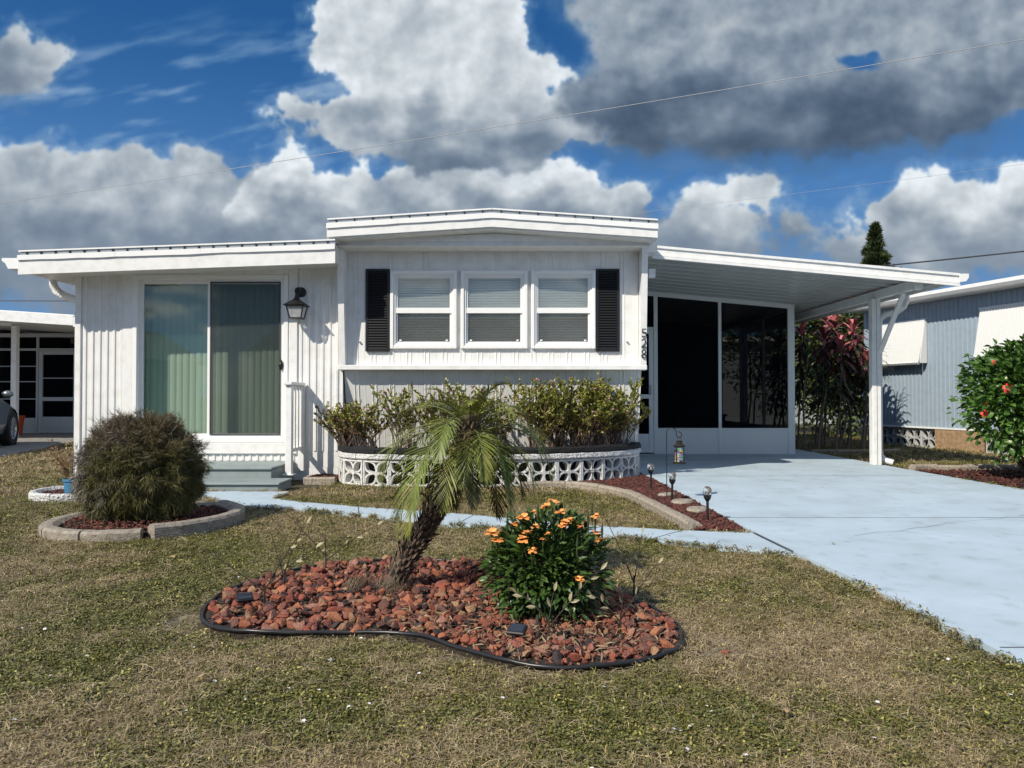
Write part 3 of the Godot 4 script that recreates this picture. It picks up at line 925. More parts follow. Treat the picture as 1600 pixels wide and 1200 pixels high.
func build_windows(t: Node3D, D: float) -> void:
	var spans := [[-1.437, -0.650], [-0.605, 0.185], [0.226, 0.985]]
	var names := ["left", "middle", "right"]
	for i in 3:
		var x0: float = spans[i][0]
		var x1: float = spans[i][1]
		var w := Node3D.new()
		w.name = "window"
		t.add_child(w, true)
		var f := nb()
		frame(f, x0, x1, 1.535, 2.46, 0.042, D - 0.045, D + 0.09, 0.006)
		frame(f, x0 + 0.042, x1 - 0.042, 1.577, 2.418, 0.022, D - 0.028, D + 0.06, 0.003)
		part(w, "frame", f, M.vinyl)
		var u := nb()
		frame(u, x0 + 0.064, x1 - 0.064, 1.995, 2.396, 0.022, D - 0.012, D + 0.02, 0.003)
		part(w, "upper_sash", u, M.vinyl)
		var l := nb()
		frame(l, x0 + 0.064, x1 - 0.064, 1.599, 1.994, 0.022, D - 0.006, D + 0.03, 0.003)
		l.box(P(x0 + 0.064, 1.955, D + 0.03), P(x1 - 0.064, 2.02, D - 0.022), 0.003)
		part(w, "lower_sash", l, M.vinyl)
		box_part(w, "glass_pane", P(x0 + 0.086, 2.02, D + 0.006), P(x1 - 0.086, 2.374, D + 0.002), M.glass, 0.0)
		box_part(w, "glass_pane", P(x0 + 0.086, 1.621, D + 0.016), P(x1 - 0.086, 1.956, D + 0.012), M.glass, 0.0)
		var sc := nb()
		sc.face([P(x0 + 0.087, 1.622, D - 0.001), P(x1 - 0.087, 1.622, D - 0.001), P(x1 - 0.087, 1.955, D - 0.001), P(x0 + 0.087, 1.955, D - 0.001)], Vector3(0, 0, 1))
		part(w, "insect_screen", sc, M.insect_screen)
		for s in [x0 + 0.12, x1 - 0.12]:
			box_part(w, "sash_latch", P(s - 0.014, 1.625, D - 0.004), P(s + 0.014, 1.645, D - 0.014), M.vinyl, 0.002)
		var bl := thing("window_blind", "white slatted blind lowered behind the %s of the three front windows" % names[i], "blind", Vector3.ZERO, 0.0, "blinds in the front windows")
		for k in 26:
			var b := nb()
			b.box(Vector3(x0 + 0.05, -0.001, -0.0155), Vector3(x1 - 0.05, 0.001, 0.0155), 0.0, Transform3D(Basis(Vector3.RIGHT, -0.85 + rr(-0.03, 0.03)), P(0, 1.60 + k * 0.0312, D + 0.135)))
			part(bl, "slat", b, M.slat)
		for s in [x0 + 0.3, x1 - 0.18]:
			var cb := nb(Color(0.6, 0.62, 0.6))
			cb.tube(PackedVector3Array([P(s, 1.59, D + 0.120), P(s, 2.42, D + 0.120)]), PackedFloat32Array([0.0012]), 4)
			part(bl, "cord", cb, M.plain)
		box_part(bl, "head_rail", P(x0 + 0.045, 2.405, D + 0.155), P(x1 - 0.045, 2.435, D + 0.115), M.vinyl)
	for x in [[-1.728, -1.443], [0.993, 1.268]]:             # louvred shutters
		var s := Node3D.new()
		s.name = "shutter"
		t.add_child(s, true)
		var f := nb()
		frame(f, x[0], x[1], 1.502, 2.480, 0.030, D - 0.040, D - 0.008, 0.004)
		part(s, "frame", f, M.black_paint)
		box_part(s, "backing", P(x[0] + 0.02, 1.52, D - 0.009), P(x[1] - 0.02, 2.46, D - 0.014), M.black_paint, 0.0)
		for k in 30:
			var b := nb()
			b.box(Vector3(x[0] + 0.03, -0.019, -0.004), Vector3(x[1] - 0.03, 0.019, 0.004), 0.002, Transform3D(Basis(Vector3.RIGHT, -0.62), P(0, 1.548 + k * 0.0307, D - 0.026)))
			part(s, "louvre", b, M.black_paint)
	for x in [-1.80, 1.36]:                                  # hose-clip sized fixings on the siding
		box_part(t, "wall_fixing", P(x - 0.010, 1.61, D - 0.004), P(x + 0.012, 1.625, D - 0.03), M.metal_grey, 0.003)


func build_porch() -> void:
	# steps
	var st := thing("door_steps", "two grey painted concrete steps below the sliding door", "steps")
	var b := nb()
	b.box(P(-4.1, 0.0, 9.07), P(-2.57, 0.190, 8.24), 0.006)
	part(st, "upper_step", b, M.step_paint)
	box_part(st, "tread", P(-4.11, 0.191, 9.08), P(-2.56, 0.215, 8.215), M.step_paint, 0.008)
	var c := nb()
	c.box(P(-4.1, 0.0, 8.239), P(-2.36, 0.078, 7.79), 0.006)
	part(st, "lower_step", c, M.step_paint)
	box_part(st, "tread", P(-4.11, 0.079, 8.235), P(-2.345, 0.102, 7.765), M.step_paint, 0.008)
	# handrail, seen almost edge on
	var hr := thing("handrail", "white wooden handrail beside the door steps, seen nearly edge on", "handrail", Vector3(0.035, 0, 0))
	box_part(hr, "post", P(-2.545, 0.10, 8.60), P(-2.475, 1.10, 8.52), M.trim, 0.004)
	box_part(hr, "top_rail", P(-2.555, 1.101, 9.06), P(-2.465, 1.135, 8.49), M.trim, 0.004)
	box_part(hr, "bottom_rail", P(-2.535, 0.35, 9.06), P(-2.485, 0.39, 8.601), M.trim, 0.003)
	for i in 3:
		box_part(hr, "baluster", P(-2.53, 0.391, 8.755 + i * 0.13), P(-2.49, 1.10, 8.715 + i * 0.13), M.trim, 0.003)
	box_part(hr, "post", P(-2.545, 0.10, 9.065), P(-2.475, 1.10, 9.03), M.trim, 0.004)
	box_part(hr, "foot_plate", P(-2.57, 0.103, 8.63), P(-2.45, 0.114, 8.49), M.trim, 0.002)
	# wall lantern
	var l := thing("wall_lantern", "black wall lantern with four glass panes right of the sliding door", "lantern", P(-2.50, 2.0, 8.92))
	var pl := nb()
	pl.lathe(PackedVector2Array([Vector2(0.0, 0.035), Vector2(0.045, 0.03), Vector2(0.062, 0.012), Vector2(0.065, 0.0)]), 16, Vector3(0, 0.205, -0.17), Basis(Vector3.RIGHT, PI / 2))
	part(l, "wall_plate", pl, M.black_metal)
	var arm := nb()
	arm.tube(PackedVector3Array([Vector3(0, 0.205, -0.16), Vector3(0, 0.235, -0.09), Vector3(0, 0.22, -0.02), Vector3(0, 0.16, 0), Vector3(0, 0.11, 0)]), PackedFloat32Array([0.018, 0.017, 0.017, 0.02, 0.028]), 8)
	arm.ball(Vector3(0, 0.205, -0.05), Vector3(0.042, 0.045, 0.045), 8, 10)
	part(l, "arm", arm, M.black_metal)
	var rf := nb()
	rf.lathe(PackedVector2Array([Vector2(0.172, 0.022), Vector2(0.176, 0.03), Vector2(0.10, 0.072), Vector2(0.05, 0.096), Vector2(0.03, 0.12), Vector2(0.0, 0.125)]), 4, Vector3.ZERO, Basis(Vector3.UP, PI / 4))
	rf.lathe(PackedVector2Array([Vector2(0.0, 0.03), Vector2(0.172, 0.022)]), 4, Vector3.ZERO, Basis(Vector3.UP, PI / 4))
	part(l, "roof", rf, M.black_metal)
	var cage := nb()
	for sx in [-1.0, 1.0]:
		for sz in [-1.0, 1.0]:
			cage.tube(PackedVector3Array([Vector3(0.066 * sx, -0.12, 0.066 * sz), Vector3(0.098 * sx, 0.03, 0.098 * sz)]), PackedFloat32Array([0.008]), 5)
	for q in [[-0.118, 0.07], [0.02, 0.098]]:
		for k in 4:
			var r := Basis(Vector3.UP, k * PI / 2)
			cage.tube(PackedVector3Array([r * Vector3(-q[1], q[0], q[1]), r * Vector3(q[1], q[0], q[1])]), PackedFloat32Array([0.008]), 5)
	cage.box(Vector3(-0.07, -0.128, -0.07), Vector3(0.07, -0.118, 0.07), 0.002)
	part(l, "cage", cage, M.black_metal)
	for k in 4:
		var r := Basis(Vector3.UP, k * PI / 2)
		var p := nb()
		p.face([r * Vector3(-0.064, -0.115, 0.064), r * Vector3(0.064, -0.115, 0.064), r * Vector3(0.094, 0.02, 0.094), r * Vector3(-0.094, 0.02, 0.094)], r * Vector3(0, -0.2, 1))
		part(l, "glass_pane", p, M.lamp_glass)
	var bulb := nb(Color(0.8, 0.8, 0.78))
	bulb.ball(Vector3(0, -0.03, 0), Vector3(0.03, 0.05, 0.03))
	bulb.tube(PackedVector3Array([Vector3(0, -0.12, 0), Vector3(0, -0.06, 0)]), PackedFloat32Array([0.018]), 8)
	part(l, "bulb", bulb, M.plain)


func build_carport() -> void:
	var t := thing("carport", "white metal carport roof with post and gutter right of the home", "carport")
	var sl := -0.092                                          # fall of the roof per metre to the right
	var top := func(x: float) -> float: return 2.805 + (x - 1.74) * sl
	var up := nb()
	slab(up, 1.60, top.call(1.60), 5.47, top.call(5.47), 0.03, 9.44, 17.4)
	part(t, "roof_sheet", up, M.trim)
	var ang := atan(sl)
	var under := Transform3D(Basis(Vector3(0, 0, -1), Vector3(cos(ang), sin(ang), 0), Vector3(sin(ang), -cos(ang), 0)), Vector3(1.60, top.call(1.60) - 0.035, 0))
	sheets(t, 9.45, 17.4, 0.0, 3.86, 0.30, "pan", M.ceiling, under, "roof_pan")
	var f := nb()
	slab(f, 1.72, top.call(1.72) + 0.008, 5.47, top.call(5.47) + 0.008, 0.128, 9.405, 9.44)
	part(t, "fascia", f, M.trim)
	for q in [[0.020, 0.030, 9.385], [-0.082, 0.022, 9.388], [-0.110, 0.030, 9.375]]:
		var e := nb()
		slab(e, 1.72, top.call(1.72) + q[0], 5.475, top.call(5.475) + q[0], q[1], q[2], 9.404)
		part(t, "fascia_lip", e, M.trim)
	var ret := nb()                                           # the mitred return against the home
	ret.prism(PackedVector2Array([Vector2(9.40, top.call(1.66) + 0.01), Vector2(9.05, top.call(1.62) - 0.015), Vector2(9.10, top.call(1.62) - 0.13), Vector2(9.40, top.call(1.66) - 0.125)]), 0.16, Transform3D(Basis(Vector3(0, 0, -1), Vector3(0, 1, 0), Vector3(1, 0, 0)), Vector3(1.719, 0, 0)))
	part(t, "flashing", ret, M.trim)
	box_part(t, "wall_bracket", P(1.70, 2.45, 9.60), P(1.78, 2.56, 9.52), M.trim)
	box_part(t, "beam", P(5.01, 2.315, 17.2), P(5.09, 2.43, 9.55), M.trim, 0.004)
	box_part(t, "beam_cap", P(5.0, 2.30, 9.60), P(5.10, 2.40, 9.52), M.trim, 0.004)
	var gut := nb()
	gut.prism(PackedVector2Array([Vector2(5.475, 2.475), Vector2(5.585, 2.475), Vector2(5.585, 2.43), Vector2(5.555, 2.385), Vector2(5.475, 2.37)]), 7.9, Transform3D(Basis(), P(0, 0, 9.38)))
	part(t, "gutter", gut, M.trim)
	box_part(t, "post", P(4.945, 0.03, 10.66), P(5.065, 2.32, 10.55), M.trim, 0.006)
	box_part(t, "post_groove", P(5.002, 0.032, 10.56), P(5.008, 2.31, 10.547), M.metal_grey, 0.0)
	box_part(t, "post", P(4.955, 0.03, 16.6), P(5.055, 2.32, 16.5), M.trim, 0.006)
	var br := nb()
	br.box(Vector3(-0.03, 0, -0.02), Vector3(0.03, 0.98, 0.02), 0.004, Transform3D(Basis(Vector3.RIGHT, 0.73), P(5.05, 1.58, 10.55)))
	part(t, "brace", br, M.trim)
	var dn := nb()
	dn.tube(PackedVector3Array([P(5.53, 2.40, 10.78), P(5.53, 2.32, 10.78), P(5.50, 2.24, 10.78), P(5.40, 2.17, 10.77), P(5.22, 2.12, 10.75), P(5.14, 2.06, 10.74), P(5.125, 1.95, 10.74), P(5.125, 0.22, 10.74), P(5.13, 0.15, 10.73), P(5.17, 0.09, 10.70), P(5.26, 0.06, 10.63)]), PackedFloat32Array([0.05]), 4)
	part(t, "downspout", dn, M.vinyl)
	# ---- the screened porch behind
	var s := thing("screened_porch", "dark screened porch with pale grey kick panel at the back of the carport", "porch")
	var Q := 12.67
	var roof_at := func(x: float) -> float: return top.call(x) - 0.045
	box_part(s, "kick_panel", P(2.37, 0.03, Q + 0.03), P(4.58, 0.42, Q), M.screen_frame, 0.003)
	box_part(s, "kick_rail", P(2.37, 0.421, Q + 0.04), P(4.58, 0.455, Q - 0.008), M.screen_frame, 0.003)
	var rail := nb()
	slab(rail, 1.57, roof_at.call(1.57), 4.66, roof_at.call(4.66), 0.075, Q - 0.01, Q + 0.05)
	part(s, "top_rail", rail, M.screen_frame)
	for x in [[2.335, 2.40], [3.40, 3.45], [4.545, 4.655]]:
		box_part(s, "mullion", P(x[0], 0.03, Q + 0.045), P(x[1], roof_at.call(x[1]) - 0.07, Q - 0.012), M.screen_frame, 0.003)
	box_part(s, "mullion", P(1.57, 0.03, Q + 0.045), P(1.64, roof_at.call(1.64) - 0.07, Q - 0.012), M.screen_frame, 0.003)
	for x in [[2.40, 3.40, 0.455], [3.45, 4.545, 0.455], [1.64, 2.335, 2.12]]:
		var b := nb()
		b.face([P(x[0], x[2], Q + 0.02), P(x[1], x[2], Q + 0.02), P(x[1], roof_at.call(x[1]) - 0.07, Q + 0.02), P(x[0], roof_at.call(x[0]) - 0.07, Q + 0.02)], Vector3(0, 0, 1))
		part(s, "screen", b, M.porch_screen)
	var dr := Node3D.new()
	dr.name = "screen_door"
	s.add_child(dr)
	var fr := nb()
	frame(fr, 1.645, 2.33, 0.05, 2.08, 0.075, Q - 0.01, Q + 0.025, 0.003)
	fr.box(P(1.72, 0.94, Q + 0.022), P(2.255, 1.01, Q - 0.008), 0.003)
	fr.box(P(1.72, 0.126, Q + 0.02), P(2.255, 0.36, Q - 0.004), 0.003)
	part(dr, "frame", fr, M.screen_frame)
	box_part(s, "door_header", P(1.64, 2.082, Q + 0.04), P(2.335, 2.12, Q - 0.01), M.screen_frame)
	for y in [[0.36, 0.94], [1.01, 2.005]]:
		var b := nb()
		b.face([P(1.72, y[0], Q + 0.01), P(2.255, y[0], Q + 0.01), P(2.255, y[1], Q + 0.01), P(1.72, y[1], Q + 0.01)], Vector3(0, 0, 1))
		part(dr, "screen", b, M.porch_screen)
	box_part(dr, "handle", P(2.27, 1.0, Q - 0.012), P(2.295, 1.16, Q - 0.04), M.metal_grey, 0.004)
	# right side of the porch, screened too
	box_part(s, "kick_panel", P(4.60, 0.03, 17.0), P(4.63, 0.42, Q + 0.05), M.screen_frame, 0.003)
	box_part(s, "kick_rail", P(4.595, 0.421, 17.0), P(4.645, 0.455, Q + 0.05), M.screen_frame, 0.003)
	box_part(s, "top_rail", P(4.60, 2.40, 17.0), P(4.645, 2.50, Q + 0.05), M.screen_frame, 0.003)
	for d in [14.1, 15.5, 16.96]:
		box_part(s, "mullion", P(4.60, 0.456, d + 0.05), P(4.645, 2.40, d), M.screen_frame, 0.003)
	for q in [[Q + 0.05, 14.1], [14.15, 15.5], [15.55, 16.96]]:
		var b := nb()
		b.face([P(4.62, 0.455, q[0]), P(4.62, 0.455, q[1]), P(4.62, 2.40, q[1]), P(4.62, 2.40, q[0])], Vector3(1, 0, 0))
		part(s, "screen", b, M.porch_screen)
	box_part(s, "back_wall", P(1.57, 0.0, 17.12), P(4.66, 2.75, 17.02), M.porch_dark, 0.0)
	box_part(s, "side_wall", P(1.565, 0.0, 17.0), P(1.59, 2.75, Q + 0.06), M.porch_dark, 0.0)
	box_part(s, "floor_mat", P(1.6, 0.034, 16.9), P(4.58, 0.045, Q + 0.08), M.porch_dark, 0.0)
	# a low table just made out behind the screen
	var tb := thing("porch_table", "low dark table behind the porch screen", "table", P(3.55, 0.045, 14.6))
	box_part(tb, "tabletop", Vector3(-0.45, 0.56, -0.3), Vector3(0.45, 0.6, 0.3), M.black_paint)
	for sx in [-0.4, 0.4]:
		for sz in [-0.25, 0.25]:
			box_part(tb, "leg", Vector3(sx - 0.02, 0, sz - 0.02), Vector3(sx + 0.02, 0.56, sz + 0.02), M.black_paint)


func along(path: PackedVector2Array, s: float) -> Array:      # point and direction at that length along an outline
	var i := 0
	while i < path.size() - 2 and s > path[i].distance_to(path[i + 1]):
		s -= path[i].distance_to(path[i + 1])
		i += 1
	var t := (path[i + 1] - path[i]).normalized()
	return [path[i] + t * s, t]


func length_of(path: PackedVector2Array) -> float:
	var s := 0.0
	for i in path.size() - 1:
		s += path[i].distance_to(path[i + 1])
	return s


func smooth_path(path: PackedVector2Array, closed := false, step := 0.03) -> PackedVector2Array:
	var c := Curve2D.new()
	var n := path.size()
	for i in n:
		var a := path[posmod(i - 1, n)] if closed or i > 0 else path[i]
		var b := path[(i + 1) % n] if closed or i < n - 1 else path[i]
		var t := (b - a) / 6.0
		c.add_point(path[i], -t, t)
	if closed:
		var t := (path[1] - path[n - 1]) / 6.0
		c.add_point(path[0], -t, t)
	c.bake_interval = step
	return c.get_baked_points()


func block_mesh(s: float) -> ArrayMesh:                      # pierced block: a square frame and four leaf shapes that meet in the middle
	var b := nb()
	var h := s * 0.5
	var z0 := -0.085
	for k in [[-h, -h, -h + 0.017, h], [h - 0.017, -h, h, h], [-h + 0.017, h - 0.022, h - 0.017, h], [-h + 0.017, -h, h - 0.017, -h + 0.022]]:
		b.box(Vector3(k[0], k[1], z0), Vector3(k[2], k[3], 0.0), 0.003)
	for k in 4:
		var r := PI / 4 + k * PI / 2
		var tip := Vector2.from_angle(r) * (h - 0.012) * 1.414
		for side in [-1.0, 1.0]:
			var p := PackedVector2Array()
			for i in 7:
				var t := i / 6.0
				p.append(tip * t + Vector2(-tip.y, tip.x) * side * 0.30 * sin(PI * t))
			b.ribbon(p, 0.018, z0 + 0.006, -0.006)
	b.box(Vector3(-0.02, -0.02, z0 + 0.007), Vector3(0.02, 0.02, -0.005), 0.0)
	return b.mesh()


func curb(parent: Node3D, path: PackedVector2Array, seg: float, w: float, h: float, m: Material, gap := 0.008, lift := {}) -> void:
	var q := smooth_path(path, false, 0.02)
	var total := length_of(q)
	var count := int(round(total / seg))
	for k in count:
		var b := nb()
		var a := k * total / count + gap * 0.5
		var e := (k + 1) * total / count - gap * 0.5
		var rings: Array = []
		var steps := 8
		var hh: float = h * rr(0.92, 1.08)
		var up: float = lift.get(k, 0.0)
		for i in steps + 1:
			var at := along(q, lerpf(a, e, float(i) / steps))
			var p: Vector2 = at[0]
			var t: Vector2 = at[1]
			var o := Vector2(-t.y, t.x)
			var r := PackedVector3Array()
			for c in [[-0.5, -0.06], [-0.5, hh * 0.72], [-0.38, hh * 0.95], [-0.1, hh], [0.2, hh * 0.96], [0.5, hh * 0.62], [0.5, -0.06]]:
				var pp: Vector2 = p + o * w * c[0]
				r.append(P(pp.x, c[1] + up + 0.004 * soft.get_noise_2d(p.x * 8.0, p.y * 8.0), pp.y))
			rings.append(r)
		b.loft(rings)
		b.face(Array(rings[0]), rings[0][0] - rings[1][0])
		b.face(Array(rings[-1]), rings[-1][0] - rings[-2][0])
		part(parent, "curb_stone", b, m)


func chips(n: int, poly: PackedVector2Array, y: float, called: String, lo: float, hi: float, tones: Array, mound := 0.0, label := "") -> void:
	var where: Array = []
	var tint: Array = []
	var box := Rect2(poly[0], Vector2.ZERO)
	for p in poly:
		box = box.expand(p)
	var mid := box.get_center()
	while where.size() < n:
		var p := Vector2(rr(box.position.x, box.end.x), rr(box.position.y, box.end.y))
		if not Geometry2D.is_point_in_polygon(p, poly):
			continue
		var s := rr(lo, hi)
		var b := Basis.from_euler(Vector3(rr(-0.7, 0.7), rr(0, TAU), rr(-0.7, 0.7))).scaled(Vector3.ONE).scaled_local(Vector3(s, s * rr(0.25, 0.5), s * rr(0.35, 0.7)))
		var up := y + rr(0.0, 0.02) + mound * maxf(0.0, 1.0 - (p - mid).length() / (box.size.length() * 0.4))
		where.append(Transform3D(b, P(p.x, up, p.y)))
		var c: Color = tones[rnd.randi() % tones.size()]
		tint.append(c * rr(0.65, 1.3))
	var o := scatter(self, called, rock_mesh(3, 0), M.twig, where, tint)
	tag(o, label if label else "dark red wood mulch", "mulch")


func rock_mesh(seed_: int, level := 1) -> ArrayMesh:
	var r := RandomNumberGenerator.new()
	r.seed = seed_ * 77 + 5
	var f := (1.0 + sqrt(5.0)) / 2.0
	var v: Array = []
	for q in [[-1, f, 0], [1, f, 0], [-1, -f, 0], [1, -f, 0], [0, -1, f], [0, 1, f], [0, -1, -f], [0, 1, -f], [f, 0, -1], [f, 0, 1], [-f, 0, -1], [-f, 0, 1]]:
		v.append(Vector3(q[0], q[1], q[2]).normalized())
	var t: Array = [[0, 11, 5], [0, 5, 1], [0, 1, 7], [0, 7, 10], [0, 10, 11], [1, 5, 9], [5, 11, 4], [11, 10, 2], [10, 7, 6], [7, 1, 8], [3, 9, 4], [3, 4, 2], [3, 2, 6], [3, 6, 8], [3, 8, 9], [4, 9, 5], [2, 4, 11], [6, 2, 10], [8, 6, 7], [9, 8, 1]]
	for l in level:
		var more: Array = []
		var mids := {}
		for q in t:
			var m: Array = []
			for k in 3:
				var a: int = min(q[k], q[(k + 1) % 3])
				var b: int = max(q[k], q[(k + 1) % 3])
				if not mids.has(a * 1000 + b):
					mids[a * 1000 + b] = v.size()
					v.append((v[a] + v[b]).normalized())
				m.append(mids[a * 1000 + b])
			more.append_array([[q[0], m[0], m[2]], [q[1], m[1], m[0]], [q[2], m[2], m[1]], m])
		t = more
	for i in v.size():
		var s: float = 1.0 + 0.34 * fine.get_noise_3d(v[i].x * 1.1 + seed_ * 9.0, v[i].y * 1.1, v[i].z * 1.1) + r.randf_range(-0.13, 0.13)
		v[i] = v[i] * s
	var cuts: Array = []
	for i in 6:
		cuts.append(Vector3(r.randf_range(-1, 1), r.randf_range(-1, 1), r.randf_range(-1, 1)).normalized())
	for i in v.size():                                        # broken faces
		for c in cuts:
			var over: float = v[i].dot(c) - 0.5
			if over > 0.0:
				v[i] = v[i] - c * over * 0.95
	var b := nb()
	for q in t:
		b.tri(v[q[0]], v[q[1]], v[q[2]])
	return b.mesh()


func build_planter() -> void:
	var t := thing("planter", "curved white planter of pierced breeze blocks with black rim below the bay windows", "planter")
	var q := smooth_path(planter_path, false, 0.02)
	var total := length_of(q)
	var n := 15
	var w := total / n
	var bm := block_mesh(0.280)
	for k in n:
		var at := along(q, (k + 0.5) * w)
		var p: Vector2 = at[0]
		var dir: Vector2 = at[1]
		var o := part(t, "breeze_block", bm, M.block_white)
		o.transform = Transform3D(Basis(Vector3.UP, atan2(dir.y, dir.x)).scaled_local(Vector3((w - 0.004) / 0.28, 1, 1)), P(p.x, 0.144 + rr(-0.002, 0.002), p.y))
	var liner := nb()
	var rim: Array = []
	var back: Array = []
	for i in 61:
		var at := along(q, i * total / 60.0 * 0.9999)
		var nn: Vector2 = Vector2(-at[1].y, at[1].x)
		rim.append(at)
		back.append(at[0] + nn * 0.115)
	for i in back.size() - 1:
		liner.quad(P(back[i].x, -0.02, back[i].y), P(back[i + 1].x, -0.02, back[i + 1].y), P(back[i + 1].x, 0.36, back[i + 1].y), P(back[i].x, 0.36, back[i].y))
	var liner_mat := mat("liner", Color(0.035, 0.033, 0.03), 0.95)
	part(t, "liner", liner, liner_mat)
	var soil := nb(Color.WHITE)
	for i in back.size() - 1:
		soil.face([P(back[i].x, 0.35, back[i].y), P(back[i + 1].x, 0.35, back[i + 1].y), P(back[i + 1].x, 0.35, 9.7), P(back[i].x, 0.35, 9.7)], Vector3.UP)
	part(t, "soil", soil, M.soil)
	var caps := 11
	for k in caps:                                            # rough white cap stones
		var b := nb()
		var rings: Array = []
		for i in 7:
			var at := along(q, lerpf(k * total / caps + 0.003, (k + 1) * total / caps - 0.003, i / 6.0))
			var p: Vector2 = at[0]
			var nn := Vector2(-at[1].y, at[1].x)
			var r := PackedVector3Array()
			for c in [[-0.012, 0.288], [-0.026, 0.302], [-0.022, 0.342], [-0.008, 0.352], [0.12, 0.352], [0.12, 0.288]]:
				var j := 0.012 * fine.get_noise_3d(p.x * 9.0, c[1] * 30.0, p.y * 9.0)
				var pp: Vector2 = p + nn * (c[0] + j)
				r.append(P(pp.x, c[1], pp.y))
			rings.append(r)
		b.loft(rings)
		b.face(Array(rings[0]), rings[0][0] - rings[1][0])
		b.face(Array(rings[-1]), rings[-1][0] - rings[-2][0])
		part(t, "cap_stone", b, M.cap_white)
	var bl := 13
	for k in bl:
		var b := nb()
		var rings: Array = []
		for i in 7:
			var at := along(q, lerpf(k * total / bl + 0.001, (k + 1) * total / bl - 0.001, i / 6.0))
			var p: Vector2 = at[0]
			var nn := Vector2(-at[1].y, at[1].x)
			var r := PackedVector3Array()
			for c in [[-0.004, 0.353], [-0.02, 0.365], [-0.016, 0.405], [0.01, 0.424], [0.06, 0.424], [0.09, 0.40], [0.09, 0.353]]:
				var j := 0.02 * fine.get_noise_3d(p.x * 4.0 + k, c[1] * 14.0, p.y * 4.0)
				var pp: Vector2 = p + nn * (c[0] + j * 0.7)
				r.append(P(pp.x, c[1] + j, pp.y))
			rings.append(r)
		b.loft(rings)
		b.face(Array(rings[0]), rings[0][0] - rings[1][0])
		b.face(Array(rings[-1]), rings[-1][0] - rings[-2][0])
		part(t, "rim_stone", b, M.black_stone)
	# shrubs growing in it
	planter_shrub("sparse flowering shrub with pink tips at the left end of the planter", [[-1.80, 8.72], [-1.62, 8.66], [-1.92, 8.86]], 0.56, 0.40, 46, 1.4)
	planter_shrub("leggy flowering shrub in the planter behind the palm crown", [[-1.2, 8.7], [-0.85, 8.72], [-0.5, 8.66], [-0.2, 8.74]], 0.74, 0.40, 84, 1.7)
	planter_shrub("large leafy pink flowering shrub filling the right half of the planter", [[0.28, 8.76], [0.52, 8.8], [0.78, 8.86], [1.05, 8.98], [1.26, 9.1]], 0.80, 0.40, 170, 2.3)


func leaf_mesh(len_: float, wid: float, bend := 0.2, fold := 0.15) -> ArrayMesh:   # a pointed leaf along +z, folded along its rib
	var b := nb()
	var prof := [[0.0, 0.06], [0.3, 0.85], [0.62, 0.9], [1.0, 0.0]]
	for i in 3:
		var z0: float = prof[i][0]
		var z1: float = prof[i + 1][0]
		var w0: float = prof[i][1] * wid * 0.5
		var w1: float = prof[i + 1][1] * wid * 0.5
		var m0 := Vector3(0, -bend * z0 * z0 * len_, z0 * len_)
		var m1 := Vector3(0, -bend * z1 * z1 * len_, z1 * len_)
		for s in [-1.0, 1.0]:
			var e0: Vector3 = m0 + Vector3(s * w0, fold * w0, 0)
			var e1: Vector3 = m1 + Vector3(s * w1, fold * w1, 0)
			if w1 > 0.0:
				b.face([m0, e0, e1, m1], Vector3.UP)
			else:
				b.face([m0, e0, m1], Vector3.UP)
	return b.mesh()


func look(at: Vector3, dir: Vector3, roll := 0.0, s := 1.0) -> Transform3D:     # +z along dir, +y as far up as can be
	var z := dir.normalized()
	var x := Vector3.UP.cross(z)
	x = x.normalized() if x.length() > 0.01 else Vector3.RIGHT
	var b := Basis(x, z.cross(x), z)
	b = b * Basis(Vector3(0, 0, 1), roll)
	return Transform3D(b.scaled_local(Vector3.ONE * s), at)


